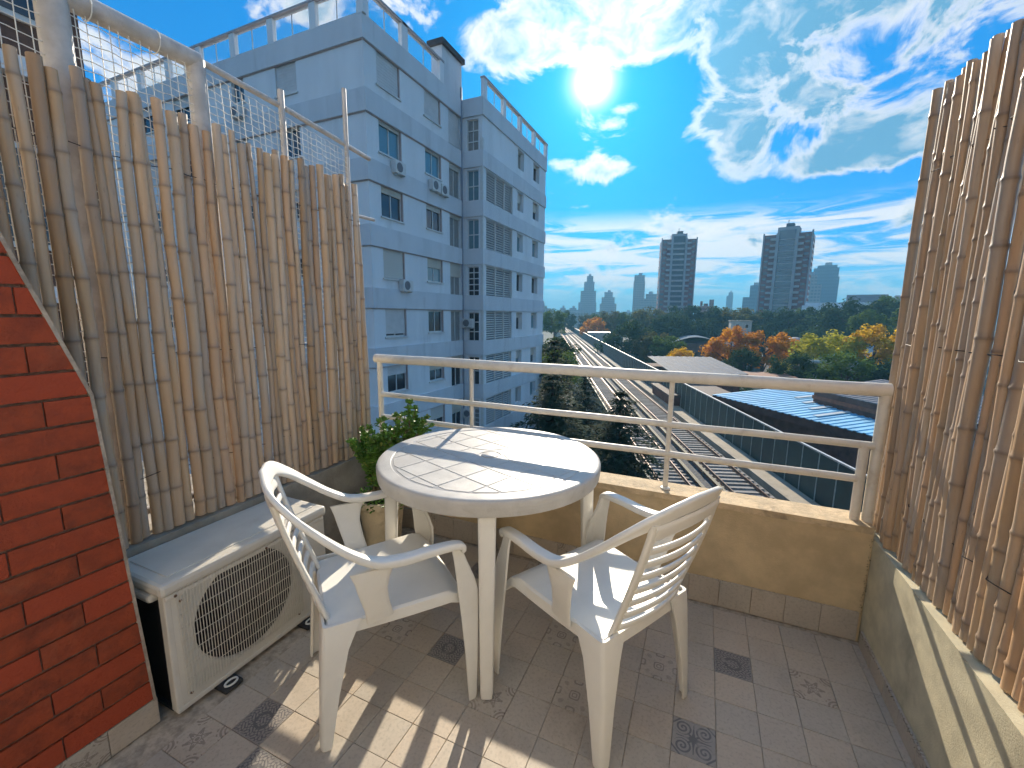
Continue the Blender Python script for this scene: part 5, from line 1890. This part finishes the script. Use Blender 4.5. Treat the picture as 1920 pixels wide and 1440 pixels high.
def conifer_mesh(seed, h=13.0, R0=4.6, levels=26):
    r_ = random.Random(seed); m_ = MB(); tone = []
    for L_ in range(levels):
        f = L_ / (levels - 1)
        z = h * (.10 + .88 * f)
        rad = R0 * (1 - f) ** .58 * r_.uniform(.70, 1.12) + .12
        nb2 = 8 if f < .6 else 6
        for b_ in range(nb2):
            a = 2 * pi * (b_ + r_.random() * .7) / nb2 + L_ * .7
            rl = rad * r_.uniform(.72, 1.12); tn = r_.random()
            n = max(4, int(rl / .16))
            for k in range(n):
                q = (k + .5) / n
                px_ = rl * q
                zz = z + .22 * rl * q * (1 - q) * 1.6 - .16 * rl * q * q
                for j in range(11):
                    p = Vector((px_ * cos(a), px_ * sin(a), zz)) + Vector((r_.gauss(0, .17 * (1 - q * .35)), r_.gauss(0, .17 * (1 - q * .35)), r_.gauss(-.06, .07)))
                    d = Vector((cos(a) + r_.uniform(-.9, .9), sin(a) + r_.uniform(-.9, .9), r_.uniform(-.6, .25))).normalized()
                    s = d.cross(Vector((0, 0, 1))).normalized()
                    l_ = r_.uniform(.16, .34); w_ = l_ * .26
                    m_.add([p, p + d * l_ * .5 + s * w_, p + d * l_, p + d * l_ * .5 - s * w_], [(0, 1, 2, 3)])
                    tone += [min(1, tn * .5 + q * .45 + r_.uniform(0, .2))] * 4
    me = m_.mesh('needle_sprays', LM['conifer'])
    A_2 = me.attributes.new('tone', 'FLOAT', 'POINT'); A_2.data.foreach_set('value', tone)
    tk = MB(); tk.tube([(0, 0, 0), (.05, 0, h * .4), (0, .03, h * .97)], [.26, .17, .03], 8)
    for k in range(26):
        f = k / 26; z = h * (.12 + .8 * f); a = k * 2.4; rl = R0 * (1 - f) ** .72 * .85
        tk.tube([(0, 0, z), (rl * .5 * cos(a), rl * .5 * sin(a), z + .12 * rl), (rl * cos(a), rl * sin(a), z - .02 * rl)], [.06, .035, .012], 5)
    return me, tk.mesh('trunk', M_bark, True)


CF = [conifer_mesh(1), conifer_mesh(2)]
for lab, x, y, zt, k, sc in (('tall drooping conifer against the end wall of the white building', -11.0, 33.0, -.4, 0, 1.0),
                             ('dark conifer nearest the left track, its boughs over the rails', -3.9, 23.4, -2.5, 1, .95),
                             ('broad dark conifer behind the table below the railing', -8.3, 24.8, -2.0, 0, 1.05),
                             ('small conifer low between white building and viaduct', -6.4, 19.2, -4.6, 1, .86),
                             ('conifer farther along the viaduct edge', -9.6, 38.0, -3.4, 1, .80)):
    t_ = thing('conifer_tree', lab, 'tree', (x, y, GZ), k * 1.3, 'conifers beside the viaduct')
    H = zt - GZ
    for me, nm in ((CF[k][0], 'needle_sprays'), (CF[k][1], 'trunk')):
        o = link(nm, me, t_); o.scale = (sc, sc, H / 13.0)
# undergrowth in the dark yard beside the viaduct
MB().box(-11, -2.5, 8, 34, GZ + .004, GZ + .02).build('yard_path', mat('yard_asphalt', (.05, .055, .055), .9, .2, .5), kind='structure')

# ------------------------------------------------------------------ the house behind the photographer: a sunlit cream wall with its door
M_house = mat('house_render_cream', (.82, .76, .66), .9, .06, 2, .2, 40)
hw_ = link('house_wall', None, None, (-.6, -1.15, 0), 0, kind='structure')
m_ = MB(); facade(m_, (0, 0, 0), (1, 0, 0), (0, 1, 0), -4.2, 4.6, -.3, 3.4, [(.0, 1.5, .02, 2.15)], .2)
m_.build('wall', M_house, hw_)
f_ = MB(); f_.box(.0, .06, -.2, -.12, .02, 2.15); f_.box(1.44, 1.5, -.2, -.12, .02, 2.15); f_.box(.06, 1.44, -.2, -.12, 2.09, 2.15); f_.box(.72, .78, -.2, -.12, .02, 2.09)
f_ = f_.build('door_frame', M_frame, hw_)
MB().box(.06, 1.44, -.17, -.16, .02, 2.09).build('door_pane', M_gld, f_)

# ------------------------------------------------------------------ air
hz, ht, hb = new_mat('haze_air')
ht.nodes.remove(hb)
pv = ht.nodes.new('ShaderNodeVolumePrincipled')
pv.inputs['Color'].default_value = (.30, .72, 1.0, 1)
pv.inputs['Density'].default_value = 0.00075
pv.inputs['Anisotropy'].default_value = 0.0
ht.links.new(pv.outputs[0], ht.nodes['Material Output'].inputs['Volume'])
MB().box(-2620, 2620, -420, 3020, GZ - 1, 92).build('haze', hz, kind='stuff')
